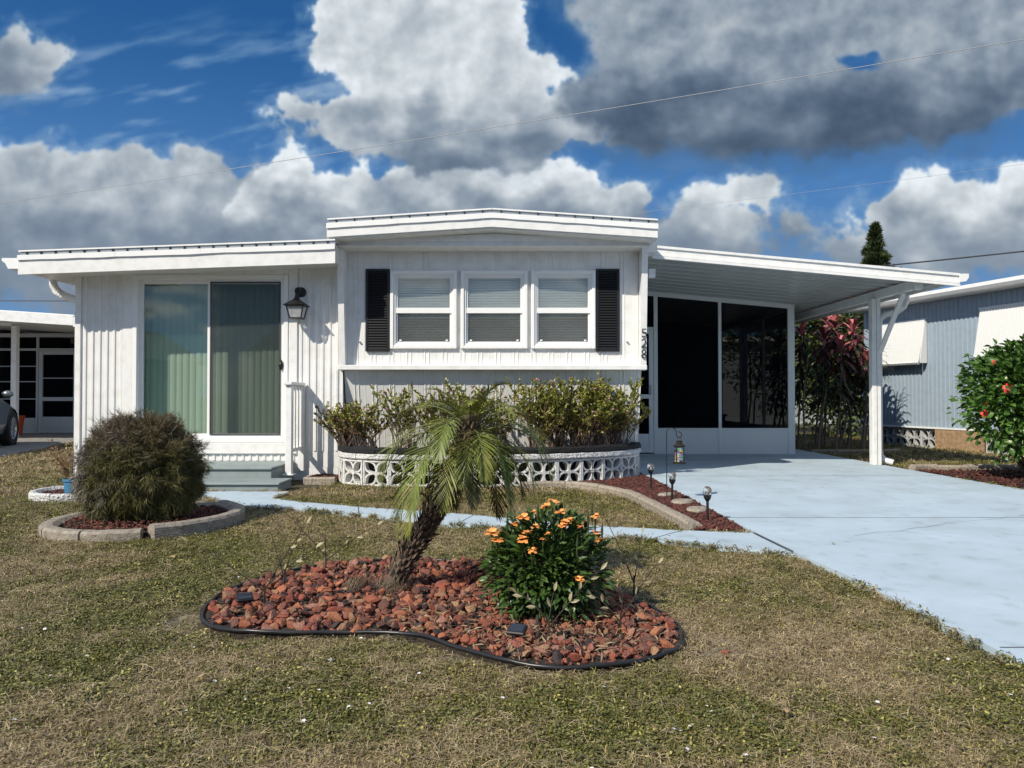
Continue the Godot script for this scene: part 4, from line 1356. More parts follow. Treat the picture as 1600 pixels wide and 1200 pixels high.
func planter_shrub(label: String, roots: Array, tall: float, spread: float, stems: int, leafy: float) -> void:
	var t := thing("flowering_shrub", label, "shrub", Vector3.ZERO, 0.0, "shrubs in the breeze block planter")
	var wood := nb()
	var lw: Array = []
	var lt: Array = []
	var fw: Array = []
	var ft: Array = []
	for k in stems:
		var r: Array = roots[k % roots.size()]
		var base := P(r[0] + rr(-0.10, 0.10), 0.34, r[1] + rr(-0.08, 0.08))
		var lean := Vector3(rr(-1, 1), 0, rr(-0.75, 0.9)) * spread
		var h := tall * rr(0.5, 1.05)
		var tip := base + Vector3(0, h, 0) + lean * rr(0.5, 1.0)
		tip.z = minf(tip.z, -8.32)
		tip.z = maxf(tip.z, -9.25)
		var mid := base.lerp(tip, 0.5) + Vector3(-lean.x * 0.16 + rr(-0.04, 0.04), rr(-0.02, 0.02), -lean.z * 0.14 + rr(-0.03, 0.03))
		var pts := PackedVector3Array()
		for i in 7:
			var u := i / 6.0
			pts.append(base.lerp(mid, u).lerp(mid.lerp(tip, u), u))
		wood.col = Color(0.16, 0.10, 0.065) * rr(0.6, 1.3)
		wood.tube(pts, PackedFloat32Array([0.006, 0.005, 0.0045, 0.004, 0.003, 0.0025, 0.0015]), 4, false)
		for b in rnd.randi_range(3, 6):
			var u := rr(0.35, 0.9)
			var p0 := base.lerp(mid, u).lerp(mid.lerp(tip, u), u)
			var p1 := p0 + (Vector3(rr(-1, 1), rr(0.3, 1.3), rr(-1, 1)).normalized()) * rr(0.08, 0.2)
			wood.tube(PackedVector3Array([p0, p0.lerp(p1, 0.5) + Vector3(0, -0.008, 0), p1]), PackedFloat32Array([0.003, 0.002, 0.001]), 3, false)
			twig_leaves(p0, p1, int(13 * leafy), lw, lt, tip.y)
			if rnd.randf() < 0.22:
				fw.append(Transform3D(Basis.from_euler(Vector3(rr(0, TAU), rr(0, TAU), 0)).scaled(Vector3.ONE * rr(0.5, 1.0)), p1))
				ft.append(Color(0.50, 0.16, 0.26).lerp(Color(0.34, 0.13, 0.30), rnd.randf()))
		twig_leaves(base.lerp(mid, 0.75).lerp(mid.lerp(tip, 0.75), 0.75), tip, int(22 * leafy), lw, lt, tip.y)
		if rnd.randf() < 0.6:
			for i in 3:
				fw.append(Transform3D(Basis.from_euler(Vector3(rr(0, TAU), rr(0, TAU), 0)).scaled(Vector3.ONE * rr(0.6, 1.1)), tip + Vector3(rr(-1, 1), rr(-0.5, 1), rr(-1, 1)) * 0.012))
				ft.append(Color(0.55, 0.17, 0.28).lerp(Color(0.42, 0.22, 0.38), rnd.randf()))
	part(t, "stems", wood, M.twig)
	scatter(t, "foliage", leaf_mesh(0.036, 0.017), M.leaf, lw, lt)
	var fl := nb()
	for i in 5:
		fl.blade(PackedVector3Array([Vector3.ZERO, Vector3(cos(i * TAU / 5) * 0.009, 0.006, sin(i * TAU / 5) * 0.009), Vector3(cos(i * TAU / 5) * 0.015, 0.003, sin(i * TAU / 5) * 0.015)]), PackedFloat32Array([0.002, 0.006, 0.0]), Vector3(-sin(i * TAU / 5), 0, cos(i * TAU / 5)))
	scatter(t, "flowers", fl.mesh(), M.petal, fw, ft)


func twig_leaves(p0: Vector3, p1: Vector3, n: int, lw: Array, lt: Array, top: float) -> void:
	for i in n:
		var u := rr(0.15, 1.0)
		var p := p0.lerp(p1, u)
		var dir := (p1 - p0).normalized() * 0.7 + Vector3(rr(-1, 1), rr(-0.2, 0.9), rr(-1, 1))
		lw.append(look(p, dir, rr(-1.2, 1.2), rr(0.6, 1.2)))
		var up := clampf((p.y - 0.55) / 0.5, 0, 1)
		var c := Color(0.17, 0.10, 0.045).lerp(Color(0.25, 0.265, 0.05), smoothstep(-0.1, 0.5, up + rr(-0.35, 0.3)))
		if rnd.randf() < 0.14:
			c = Color(0.42, 0.39, 0.08)
		lt.append(c * rr(0.6, 1.35))


func build_lava_bed() -> void:
	var t := thing("rock_bed", "kidney shaped bed of red lava rock with black edging in the front lawn", "rock bed")
	var base := nb(Color.WHITE)
	base.prism(bed_poly, 0.05, Transform3D(Basis(Vector3(1, 0, 0), Vector3(0, 0, -1), Vector3(0, 1, 0)), Vector3(0, 0.012, 0)))
	part(t, "bed_soil", base, M.soil)
	var q := smooth_path(bed_poly, true, 0.03)
	var pts := PackedVector3Array()
	for p in q:
		pts.append(P(p.x, 0.019 + 0.012 * soft.get_noise_2d(p.x * 2.3, p.y * 2.3) - 0.012 * smoothstep(0.25, 0.6, p.x), p.y))
	var e := nb()
	e.tube(pts, PackedFloat32Array([0.0085]), 10, false)
	part(t, "edging", e, M.edging)
	var forms: Array = []
	for k in 12:
		forms.append(rock_mesh(k + 1))
	var tones := [Color(0.38, 0.11, 0.07), Color(0.46, 0.15, 0.085), Color(0.30, 0.10, 0.07), Color(0.54, 0.20, 0.105), Color(0.21, 0.10, 0.075), Color(0.42, 0.16, 0.115), Color(0.08, 0.055, 0.055), Color(0.50, 0.30, 0.17), Color(0.35, 0.13, 0.09), Color(0.56, 0.24, 0.13), Color(0.27, 0.115, 0.085), Color(0.48, 0.25, 0.18)]
	var mats: Array = []
	for k in tones.size():
		var m: StandardMaterial3D = M.rock.duplicate()
		m.albedo_color = tones[k].linear_to_srgb()
		mats.append(m)
	var inner := Geometry2D.offset_polygon(bed_poly, -0.022)[0]
	var all: Array = []
	var guard := 0
	while all.size() < 4200 and guard < 40000:
		guard += 1
		var p := Vector2(rr(-1.45, 0.75), rr(2.7, 4.55))
		if not Geometry2D.is_point_in_polygon(p, inner):
			continue
		var litter := exp(-Vector2((p.x - 0.05) / 0.42, (p.y - 3.12) / 0.2).length_squared())   # finer litter in the middle
		var s := (0.0065 + 0.026 * pow(rnd.randf(), 2.0)) * lerpf(1.0, 0.62, litter)
		var crowd := 0
		for o in all:
			if absf(o[0].x - p.x) < 0.06 and o[0].distance_to(p) < (o[1] + s) * 0.62:
				crowd += 1
		if crowd > 1:
			continue
		all.append([p, s, crowd, s / p.y])
	all.sort_custom(func(a, b): return a[3] > b[3])
	var rest := {}
	for i in all.size():
		var a: Array = all[i]
		var s: float = a[1]
		var b := Basis.from_euler(Vector3(rr(-0.5, 0.5), rr(0, TAU), rr(-0.5, 0.5))).scaled_local(Vector3(s * rr(0.95, 1.7), s * rr(0.5, 1.0), s * rr(0.7, 1.15)))
		var up: float = 0.012 + s * 0.35 + a[2] * 0.014
		var xf := Transform3D(b, P(a[0].x, up, a[0].y))
		if i < 300:
			var o := part(t, "lava_rock", forms[rnd.randi() % 12], mats[rnd.randi() % 12])
			o.transform = xf
		else:
			var f := rnd.randi() % 6
			if not rest.has(f):
				rest[f] = [[], []]
			rest[f][0].append(xf)
			rest[f][1].append(tones[rnd.randi() % 12] * rr(0.75, 1.15))
	for f in rest:
		scatter(t, "lava_gravel", forms[f], M.rock, rest[f][0], rest[f][1])
	var lw: Array = []
	var lt: Array = []
	for i in 900:                                             # dry leaf and straw litter between the rocks
		var p := Vector2(rr(-0.5, 0.6), rr(2.8, 3.45))
		if Geometry2D.is_point_in_polygon(p, inner):
			lw.append(Transform3D(Basis.from_euler(Vector3(rr(-0.5, 0.5), rr(0, TAU), rr(-0.6, 0.6))).scaled(Vector3(1, 1, 1) * rr(0.4, 1.1)), P(p.x, rr(0.03, 0.052), p.y)))
			lt.append(Color(0.24, 0.15, 0.08).lerp(Color(0.42, 0.32, 0.19), rnd.randf()) * rr(0.5, 1.1))
	scatter(t, "leaf_litter", leaf_mesh(0.05, 0.008, 0.3, 0.3), M.leaf, lw, lt)
	for k in 6:                                               # a few stones that have rolled out or are quite pale
		var pos := [Vector2(-1.29, 3.4), Vector2(0.06, 2.98), Vector2(0.12, 2.86), Vector2(-0.86, 3.5), Vector2(0.80, 2.9), Vector2(-0.62, 3.68)]
		var o := part(t, "lava_rock", forms[k + 3], mats[7 if k < 4 else 1])
		o.transform = Transform3D(Basis.from_euler(Vector3(0.3, k, 0.1)).scaled_local(Vector3(0.024, 0.017, 0.02)), P(pos[k].x, 0.045 if k != 4 else 0.006, pos[k].y))


func build_palm() -> void:
	var at := P(-0.60, 0.0, 3.84)
	var t := thing("palm_tree", "small pygmy date palm with a leaning shaggy trunk in the lava rock bed", "palm", at)
	var line := PackedVector3Array([Vector3(-0.02, -0.05, 0.0), Vector3(0.015, 0.06, 0.0), Vector3(0.085, 0.19, -0.01), Vector3(0.175, 0.34, -0.02), Vector3(0.265, 0.49, -0.03), Vector3(0.33, 0.62, -0.03), Vector3(0.375, 0.76, -0.03), Vector3(0.39, 0.88, -0.03)])
	var rad := PackedFloat32Array([0.056, 0.046, 0.038, 0.040, 0.043, 0.043, 0.04, 0.028])
	var tr := nb(Color(0.11, 0.08, 0.06))
	tr.tube(line, rad, 12)
	part(t, "trunk", tr, M.bark)
	var c3 := Curve3D.new()
	for p in line:
		c3.add_point(p)
	var total := c3.get_baked_length()
	var scales := nb()
	var k := 0
	var s := 0.10
	while s < total - 0.06:                                   # old leaf bases in a spiral
		var u := s / total
		var p := c3.sample_baked(s)
		var ax := (c3.sample_baked(s + 0.02) - c3.sample_baked(s - 0.02)).normalized()
		var a := k * 2.39996
		var side := ax.cross(Vector3(0, 0, 1)).normalized()
		var o := side * cos(a) + ax.cross(side) * sin(a)
		var rr_ := lerpf(0.040, 0.041, u)
		var w := rr(0.015, 0.023)
		var l := rr(0.045, 0.075) * (1.3 if u > 0.5 else 1.0)
		var tang := ax.cross(o).normalized()
		scales.col = Color(0.17, 0.125, 0.09).lerp(Color(0.07, 0.045, 0.035), rnd.randf()) * rr(0.7, 1.2)
		var b0 := p + o * (rr_ - 0.012)
		var m := p + o * (rr_ + 0.016) + ax * l * 0.45
		var tip := p + o * (rr_ + rr(0.014, 0.045)) + ax * l
		scales.face([b0 - tang * w, b0 + tang * w, m], o)
		scales.face([b0 + tang * w, tip + tang * w * 0.25, m], o + tang)
		scales.face([b0 - tang * w, m, tip - tang * w * 0.25], o - tang)
		scales.face([m, tip + tang * w * 0.25, tip - tang * w * 0.25], o + ax)
		scales.face([b0 + tang * w, tip + tang * w * 0.25, tip - tang * w * 0.25, b0 - tang * w], -o)
		k += 1
		s += 0.0026
	for i in 12:                                              # longer broken stubs that stick out
		var ss := rr(0.28, 0.62) * total
		var p := c3.sample_baked(ss)
		var a := rr(0, TAU)
		var o := Vector3(cos(a), 0.15, sin(a))
		scales.col = Color(0.10, 0.07, 0.05)
		scales.tube(PackedVector3Array([p + o * 0.05, p + o * 0.10 + Vector3(0, 0.02, 0), p + o * rr(0.12, 0.15) + Vector3(0, 0.012, 0)]), PackedFloat32Array([0.008, 0.006, 0.003]), 4)
	part(t, "leaf_bases", scales, M.twig, "stuff")
	var fib := nb()
	for i in 800:                                             # root fibres at the foot and the dead sucker beside it
		var left := i < 420
		var c := Vector3(-0.17, 0, 0.02) if left else Vector3(0.0, 0, 0.0)
		var a := rr(0, TAU)
		var d := Vector3(cos(a), 0, sin(a))
		var r0 := rr(0.0, 0.055) if left else rr(0.05, 0.08)
		var h := rr(0.03, 0.11) if left else rr(0.03, 0.12)
		fib.col = Color(0.17, 0.125, 0.085) * rr(0.5, 1.3)
		var p0: Vector3 = c + d * (r0 + 0.03) + Vector3(0, 0.02, 0)
		var p1: Vector3 = c + d * (r0 * 0.7 + rr(-0.02, 0.05)) + Vector3((0.02 if left else 0.04) + rr(-0.04, 0.04), h, rr(-0.04, 0.04))
		fib.blade(PackedVector3Array([p0, p0.lerp(p1, 0.5) + d * 0.008, p1]), PackedFloat32Array([0.0014, 0.0013, 0.0]), d.cross(Vector3.UP).normalized())
	part(t, "root_fibres", fib, M.twig, "stuff")
	var crown := line[7] + Vector3(0, -0.06, 0)
	for i in 40:
		var u := i / 39.0
		var az := i * 2.39996 + 0.6
		var el := lerpf(1.25, -0.35, pow(u, 0.75)) + rr(-0.18, 0.18)
		var len_ := lerpf(0.26, 0.52, smoothstep(0.0, 0.4, u)) * rr(0.85, 1.1)
		var toward := Vector3(cos(az), 0, sin(az))
		if toward.x < 0.0:
			len_ *= 1.0 + 0.12 * -toward.x
		elif u > 0.5:
			len_ *= 0.82
		if toward.z > 0.55 and u > 0.3 and toward.x > -0.5:
			len_ *= 0.74
		palm_frond(t, crown + toward * 0.03 + Vector3(0, lerpf(0.04, -0.13, u), 0), az, el, len_, u)


func palm_frond(t: Node3D, base: Vector3, az: float, el: float, len_: float, age: float) -> void:
	var b := nb()
	var fresh := Color(0.095, 0.135, 0.022).lerp(Color(0.22, 0.225, 0.036), rnd.randf())
	if age > 0.9:
		fresh = fresh.lerp(Color(0.13, 0.10, 0.045), 0.55)
	var flat := Vector3(cos(az), 0, sin(az))
	var side := Vector3(-sin(az), 0, cos(az))
	var n := 13
	var pts := PackedVector3Array()
	var dirs: Array = []
	var p := base
	var e := el
	for i in n + 1:
		pts.append(p)
		var d := flat * cos(e) + Vector3.UP * sin(e)
		dirs.append(d)
		p += d * len_ / n
		e -= (0.075 + 0.135 * cos(e)) * lerpf(0.55, 1.15, float(i) / n) * lerpf(0.75, 1.15, smoothstep(0.0, 0.4, age))
		e = maxf(e, -1.45)
	b.col = Color(0.15, 0.16, 0.05)
	var rad := PackedFloat32Array()
	for i in n + 1:
		rad.append(lerpf(0.006, 0.0012, float(i) / n))
	b.tube(pts, rad, 4, false)
	for i in 84:
		var u := lerpf(0.14, 1.0, (i / 2) / 41.0)
		var s := 1.0 if i % 2 else -1.0
		var f := u * n
		var j := mini(int(f), n - 1)
		var o := pts[j].lerp(pts[j + 1], f - j)
		var d: Vector3 = dirs[j]
		var upv := side.cross(d).normalized()
		if upv.y < 0 and absf(d.y) < 0.9:
			upv = -upv
		var l := 0.155 * sin(PI * (0.16 + 0.76 * u)) * rr(0.8, 1.15) * (len_ / 0.52)
		var out := (side * s * lerpf(0.95, 0.42, u) + d * lerpf(0.45, 1.05, u) + upv * rr(0.05, 0.42)).normalized()
		var sag := Vector3(0, -1, 0) * l * rr(0.12, 0.34)
		b.col = fresh * rr(0.7, 1.35)
		if rnd.randf() < 0.05:
			b.col = Color(0.25, 0.2, 0.08)
		var wd := out.cross(upv).normalized()
		if wd.length() < 0.1:
			wd = d
		b.blade(PackedVector3Array([o, o + out * l * 0.35 + sag * 0.12, o + out * l * 0.7 + sag * 0.45, o + out * l + sag]), PackedFloat32Array([0.0016, 0.0028, 0.0023, 0.0]), wd)
	part(t, "frond", b, M.leaf)


func build_bushes() -> void:
	# the orange flowered bush in the lava bed
	var ctr := P(0.15, 0.25, 3.40)
	var t := thing("flowering_bush", "dense dark green bush with orange flower clusters in the lava rock bed", "bush", P(0.15, 0.0, 3.40))
	var stems := nb(Color(0.09, 0.08, 0.04))
	for i in 26:
		var a := rr(0, TAU)
		var r := rr(0.06, 0.19)
		stems.tube(PackedVector3Array([Vector3(cos(a) * 0.04, 0, sin(a) * 0.04), Vector3(cos(a) * r * 0.6, 0.16, sin(a) * r * 0.6), Vector3(cos(a) * r, rr(0.26, 0.4), sin(a) * r)]), PackedFloat32Array([0.006, 0.004, 0.002]), 4, false)
	part(t, "stems", stems, M.twig)
	var lw: Array = []
	var lt: Array = []
	for i in 7500:
		var d := Vector3(rr(-1, 1), rr(-1, 1), rr(-1, 1))
		if d.length() > 1.0 or d.length() < 0.1:
			continue
		d = d.normalized()
		var lump := 1.0 + 0.30 * soft.get_noise_3d(d.x * 1.9, d.y * 1.9, d.z * 1.9)
		var r := pow(rnd.randf(), 0.42) * lump
		var p := Vector3(d.x * 0.252, d.y * 0.232, d.z * 0.24) * r
		if d.y < 0.0:
			p.x *= 1.0 + 0.22 * -d.y
			p.z *= 1.0 + 0.22 * -d.y
		p.y += 0.235
		if p.y < 0.015:
			continue
		lw.append(look(p, d + Vector3(rr(-0.8, 0.8), rr(-0.1, 0.9), rr(-0.8, 0.8)), rr(-0.9, 0.9), rr(0.65, 1.25)))
		lt.append(Color(0.030, 0.068, 0.014).lerp(Color(0.065, 0.115, 0.022), rnd.randf()) * rr(0.7, 1.25))
	scatter(t, "foliage", leaf_mesh(0.046, 0.019, 0.35, 0.25), M.gloss_leaf, lw, lt)
	var spots := [[-0.235, 0.385, 0.10, 1.5], [-0.215, 0.36, 0.12, 1.2], [-0.10, 0.452, 0.10, 1.3], [-0.06, 0.47, 0.06, 0.9], [0.0, 0.49, 0.02, 1.2], [0.03, 0.505, 0.0, 1.3], [0.06, 0.475, 0.08, 1.1], [0.075, 0.44, 0.14, 1.1], [0.06, 0.43, 0.16, 0.9], [-0.085, 0.40, 0.17, 1.1], [-0.105, 0.375, 0.18, 1.2], [-0.05, 0.425, 0.15, 0.8], [-0.065, 0.335, 0.205, 1.0], [0.215, 0.45, 0.03, 0.9], [0.215, 0.385, 0.08, 1.0], [0.225, 0.355, 0.09, 1.0], [0.125, 0.225, 0.24, 1.0], [0.10, 0.445, 0.10, 0.8], [-0.02, 0.38, 0.2, 0.6], [0.14, 0.42, 0.12, 0.7], [0.0, 0.40, 0.19, 0.5], [-0.14, 0.42, 0.05, 0.9]]
	for s in spots:
		var b := nb()
		var c := Vector3(s[0], s[1], s[2])
		for k in 11:
			var a := k * 2.4
			var d := (Vector3(cos(a), rr(-0.3, 0.9), sin(a)) + Vector3(0, 0.1, 0.35)).normalized()
			var l: float = 0.025 * s[3] * rr(0.8, 1.2)
			b.col = Color(0.86, 0.30, 0.065).lerp(Color(0.90, 0.42, 0.13), rnd.randf()) * rr(0.8, 1.05)
			var sd := d.cross(Vector3.UP).normalized()
			b.blade(PackedVector3Array([c, c + d * l * 0.55, c + d * l + Vector3(0, -0.25 * l, 0)]), PackedFloat32Array([0.003, 0.0105 * s[3], 0.005 * s[3]]), sd)
		b.col = Color(0.06, 0.09, 0.025)
		b.tube(PackedVector3Array([c + Vector3(0, -0.07, -0.02), c]), PackedFloat32Array([0.003, 0.004]), 4, false)
		part(t, "flower", b, M.petal)
	for s in [[-0.04, 0.48, 0.09], [-0.17, 0.43, 0.06], [0.18, 0.44, 0.06], [0.20, 0.47, 0.02], [0.12, 0.36, 0.2], [0.235, 0.40, 0.1], [0.25, 0.30, 0.08]]:
		var b := nb(Color(0.035, 0.05, 0.02))
		b.tube(PackedVector3Array([Vector3(s[0], s[1] - 0.05, s[2]), Vector3(s[0], s[1], s[2]), Vector3(s[0] + 0.002, s[1] + 0.032, s[2])]), PackedFloat32Array([0.003, 0.006, 0.002]), 5)
		part(t, "seed_spike", b, M.twig)
	# the shaggy brown and olive bush, left
	var g_ := thing("round_bush", "shaggy round bush of fine grey brown and olive foliage left of the steps", "bush", P(-2.82, 0.0, 5.86))
	var core := nb(Color(0.028, 0.024, 0.016))
	core.ball(Vector3(0, 0.39, 0), Vector3(0.30, 0.33, 0.29), 10, 14)
	part(g_, "inner_twigs", core, M.twig)
	var tuft := nb()
	for k in 9:
		var a := k * 2.4
		var d := Vector3(cos(a) * 0.35, sin(a) * 0.35, 1.0).normalized()
		var l := 0.05 + 0.012 * (k % 4)
		tuft.col = Color(1, 1, 1) * (0.8 + 0.06 * (k % 5))
		tuft.blade(PackedVector3Array([Vector3.ZERO, d * l * 0.5, d * l + Vector3(0, -0.016, 0)]), PackedFloat32Array([0.0009, 0.0011, 0.0]), d.cross(Vector3(sin(a), cos(a), 0.2)).normalized())
	var tm := tuft.mesh()
	lw = []
	lt = []
	while lw.size() < 22000:
		var d := Vector3(rr(-1, 1), rr(-0.95, 1), rr(-1, 1))
		if d.length() > 1.0 or d.length() < 0.1:
			continue
		d = d.normalized()
		var lump := 1.0 + 0.30 * soft.get_noise_3d(d.x * 2.1, d.y * 2.1, d.z * 2.1) + 0.30 * soft.get_noise_3d(d.x * 4.6, d.y * 4.6, d.z * 4.6)
		var r := lerpf(0.80, 1.0, pow(rnd.randf(), 0.6)) * lump
		var p := Vector3(d.x * 0.405, d.y * 0.395, d.z * 0.38) * r + Vector3(0, 0.405, 0)
		if d.y < 0.0:
			p.x = lerpf(p.x, signf(p.x) * minf(absf(p.x) * 1.10, 0.37), 0.5)
		if p.y < 0.01:
			continue
		var dir := d * 0.35 + Vector3(rr(-1, 1), lerpf(-0.9, 0.1, smoothstep(0.3, 0.75, p.y)) + rr(-0.8, 0.8), rr(-1, 1))
		lw.append(look(p, dir, rr(0, TAU), rr(0.5, 1.0) * (1.25 if p.y < 0.4 else 1.0)))
		var q := soft.get_noise_3d(p.x * 3.2 + 4.0, p.y * 3.2, p.z * 3.2)
		var greyish := smoothstep(-0.05, 0.32, -p.x * 0.9 + q * 0.8 - p.y * 0.05)
		var c := Color(0.110, 0.102, 0.026).lerp(Color(0.24, 0.215, 0.185), greyish)
		c = c.lerp(Color(0.125, 0.088, 0.046), smoothstep(0.45, 0.75, p.y) * 0.75)
		if p.y < 0.22:
			c = c.lerp(Color(0.14, 0.135, 0.03), 0.7)
		lt.append(c * rr(0.6, 1.45))
	scatter(g_, "foliage", tm, M.leaf, lw, lt)
	var dead := nb(Color(0.30, 0.27, 0.24))
	for i in 34:
		var a := rr(0, TAU)
		var y := rr(0.35, 0.72)
		var r := sqrt(maxf(0.05, 1.0 - pow((y - 0.41) / 0.42, 2)))
		var p0 := Vector3(cos(a) * 0.36 * r, y, sin(a) * 0.34 * r)
		var p1 := p0 * Vector3(1.17, 1, 1.17) + Vector3(rr(-0.06, 0.06), rr(0.0, 0.12), 0)
		dead.tube(PackedVector3Array([p0, p0.lerp(p1, 0.5) + Vector3(0.01, 0.012, 0), p1]), PackedFloat32Array([0.0035, 0.0025, 0.001]), 4, false)
	for i in 26:                                              # loose sprays that stand above the crown
		var a := rr(0, TAU)
		var p0 := Vector3(cos(a) * rr(0, 0.32), 0.74, sin(a) * 0.25)
		var p1 := p0 + Vector3(rr(-0.08, 0.12), rr(0.05, 0.13), rr(-0.05, 0.05))
		dead.col = Color(0.09, 0.075, 0.03)
		dead.tube(PackedVector3Array([p0, p0.lerp(p1, 0.6) + Vector3(0, 0.02, 0), p1]), PackedFloat32Array([0.0025, 0.002, 0.001]), 3, false)
	part(g_, "dead_twigs", dead, M.twig)
	var ring := thing("bush_ring", "broken ring of grey scalloped curb stones around the shaggy round bush", "curb ring")
	curb(ring, PackedVector2Array([Vector2(-2.55, 6.6), Vector2(-2.95, 6.62), Vector2(-3.25, 6.35), Vector2(-3.38, 5.9), Vector2(-3.33, 5.55), Vector2(-3.12, 5.30), Vector2(-2.80, 5.20), Vector2(-2.52, 5.27)]), 0.36, 0.12, 0.07, M.concrete, 0.016)
	curb(ring, PackedVector2Array([Vector2(-2.47, 5.27), Vector2(-2.25, 5.50), Vector2(-2.13, 5.85), Vector2(-2.22, 6.2), Vector2(-2.45, 6.5)]), 1.4, 0.125, 0.08, M.concrete, 0.01, {0: 0.02})
	var ring_poly := PackedVector2Array()
	for i in 24:
		ring_poly.append(Vector2(-2.77 + 0.56 * cos(i * TAU / 24), 5.92 + 0.64 * sin(i * TAU / 24)))
	flat("mulch_ground", ring_poly, 0.03, 0.05, M.soil)
	chips(2200, ring_poly, 0.03, "bush_mulch", 0.010, 0.026, [Color(0.13, 0.04, 0.03), Color(0.085, 0.03, 0.025), Color(0.17, 0.06, 0.04)], 0.05, "dark red mulch inside the ring under the shaggy round bush")


func build_beds() -> void:
	var m := [Color(0.095, 0.026, 0.019), Color(0.065, 0.019, 0.015), Color(0.12, 0.036, 0.025), Color(0.05, 0.018, 0.014)]
	chips(9000, mulch_poly, 0.018, "driveway_mulch", 0.012, 0.034, m, 0.0, "dark red mulch in the tapering bed beside the driveway")
	var edge := thing("bed_curb", "pale weathered curb stones between the lawn and the red mulch bed", "curb")
	curb(edge, PackedVector2Array([Vector2(0.10, 8.14), Vector2(0.40, 8.22), Vector2(0.62, 8.20), Vector2(0.80, 8.06), Vector2(0.98, 7.78), Vector2(1.12, 7.40), Vector2(1.21, 6.78), Vector2(1.27, 6.07), Vector2(1.31, 5.52)]), 0.46, 0.11, 0.075, M.pale_curb)
	var stones := nb()
	for s in [[1.46, 7.28, 0.10, 0.03, 0.06], [1.50, 6.80, 0.12, 0.03, 0.09], [1.52, 6.33, 0.115, 0.03, 0.085]]:
		var b := nb()
		b.lathe(PackedVector2Array([Vector2(1.0, -1.0), Vector2(1.04, 0.4), Vector2(0.92, 0.95), Vector2(0.0, 1.05)]), 11, Vector3.ZERO)
		var o := solo("stepping_stone", b, M.pale_curb, ["small pale stone beside the thin hook pole, farthest of three", "pale flat stone halfway along the red mulch bed", "pale flat stone beside the nearest globe light"][int((7.3 - s[1]) / 0.45)], "stone", "pale stones in the mulch bed")
		o.transform = Transform3D(Basis(Vector3.UP, s[0] * 9.0).scaled_local(Vector3(s[2], s[3], s[4])), P(s[0], 0.032, s[1]))
	# the small bed between steps and planter
	var small := PackedVector2Array([Vector2(-2.34, 9.08), Vector2(-2.34, 8.72), Vector2(-1.98, 8.72), Vector2(-1.99, 9.08)])
	flat("mulch_ground", small, 0.02, 0.05, M.soil)
	chips(700, small, 0.03, "step_mulch", 0.012, 0.03, m, 0.03, "patch of red mulch between the steps and the planter")
	var sc := thing("step_curb", "short pale curb stone between the steps and the planter", "curb")
	curb(sc, PackedVector2Array([Vector2(-2.33, 8.64), Vector2(-2.15, 8.63), Vector2(-1.97, 8.62)]), 0.36, 0.09, 0.07, M.pale_curb)
	# right bed, under the hibiscus
	chips(2600, right_mulch, 0.018, "hibiscus_mulch", 0.014, 0.036, m, 0.02, "dark mulch under the hibiscus right of the driveway")
	var rc := thing("right_curb", "low weathered curb stones right of the driveway before the hibiscus", "curb")
	curb(rc, PackedVector2Array([Vector2(5.18, 9.98), Vector2(5.42, 10.05), Vector2(5.75, 10.0), Vector2(6.1, 10.05), Vector2(6.6, 10.0)]), 0.40, 0.12, 0.09, M.pale_curb)
	# solar globe lights
	var names := ["farthest of three globe lights, beside the planter corner", "middle globe light, beside the thin hook pole", "nearest globe light, at the driveway edge"]
	var base: Node3D = null
	var spots := [P(1.42, 0.03, 7.85), P(1.44, 0.03, 6.94), P(1.48, 0.03, 5.83)]
	for i in 3:
		var o: Node3D
		if base == null:
			o = thing("solar_light", "", "garden light")
			var s := nb()
			s.tube(PackedVector3Array([Vector3(0, -0.03, 0), Vector3(0, 0.16, 0)]), PackedFloat32Array([0.0105]), 8)
			part(o, "stake", s, M.black_metal)
			var c := nb()
			c.lathe(PackedVector2Array([Vector2(0.0, 0.150), Vector2(0.012, 0.152), Vector2(0.026, 0.172), Vector2(0.032, 0.196), Vector2(0.029, 0.198), Vector2(0.0, 0.196)]), 14)
			part(o, "cup", c, M.black_metal)
			var gl := nb()
			gl.ball(Vector3(0, 0.228, 0), Vector3(0.036, 0.036, 0.036), 12, 18)
			part(o, "globe", gl, M.globe)
			var cell := nb(Color(0.25, 0.24, 0.2))
			cell.lathe(PackedVector2Array([Vector2(0.012, 0.199), Vector2(0.008, 0.222), Vector2(0.0, 0.226)]), 8)
			part(o, "lamp_core", cell, M.plain)
			base = o
		else:
			o = base.duplicate()
			o.name = numbered("solar_light")
			add_child(o)
		o.position = spots[i]
		o.rotation.z = [0.03, -0.02, 0.015][i]
		tag(o, names[i], "garden light", "solar globe lights along the driveway")
	# shepherd's hook and the lantern that hangs from it
	var hk := thing("hook_pole", "thin black shepherd's hook pole standing in the red mulch bed", "hook", P(1.425, 0.02, 7.1))
	var hb := nb()
	var pts := PackedVector3Array([Vector3(0, -0.05, 0), Vector3(0, 0.62, 0)])
	for i in 9:
		var a := PI - i * PI / 8.0
		pts.append(Vector3(0.045 + 0.045 * cos(a), 0.62 + 0.045 * sin(a), 0))
	for i in 9:
		var a := PI + i * TAU * 0.8 / 8.0
		pts.append(Vector3(0.115 + 0.024 * cos(a), 0.60 + 0.027 * sin(a), 0))
	hb.tube(pts, PackedFloat32Array([0.0042]), 6)
	part(hk, "pole", hb, M.black_metal)
	var ln := thing("hanging_lantern", "small bronze lantern with coloured glass hanging from the hook pole", "lantern", P(1.542, 0.36, 7.1))
	var bz := mat("bronze", Color(0.035, 0.025, 0.02), 0.5, null, 1, null, 0, {"metallic": 0.5})
	var lid := nb()
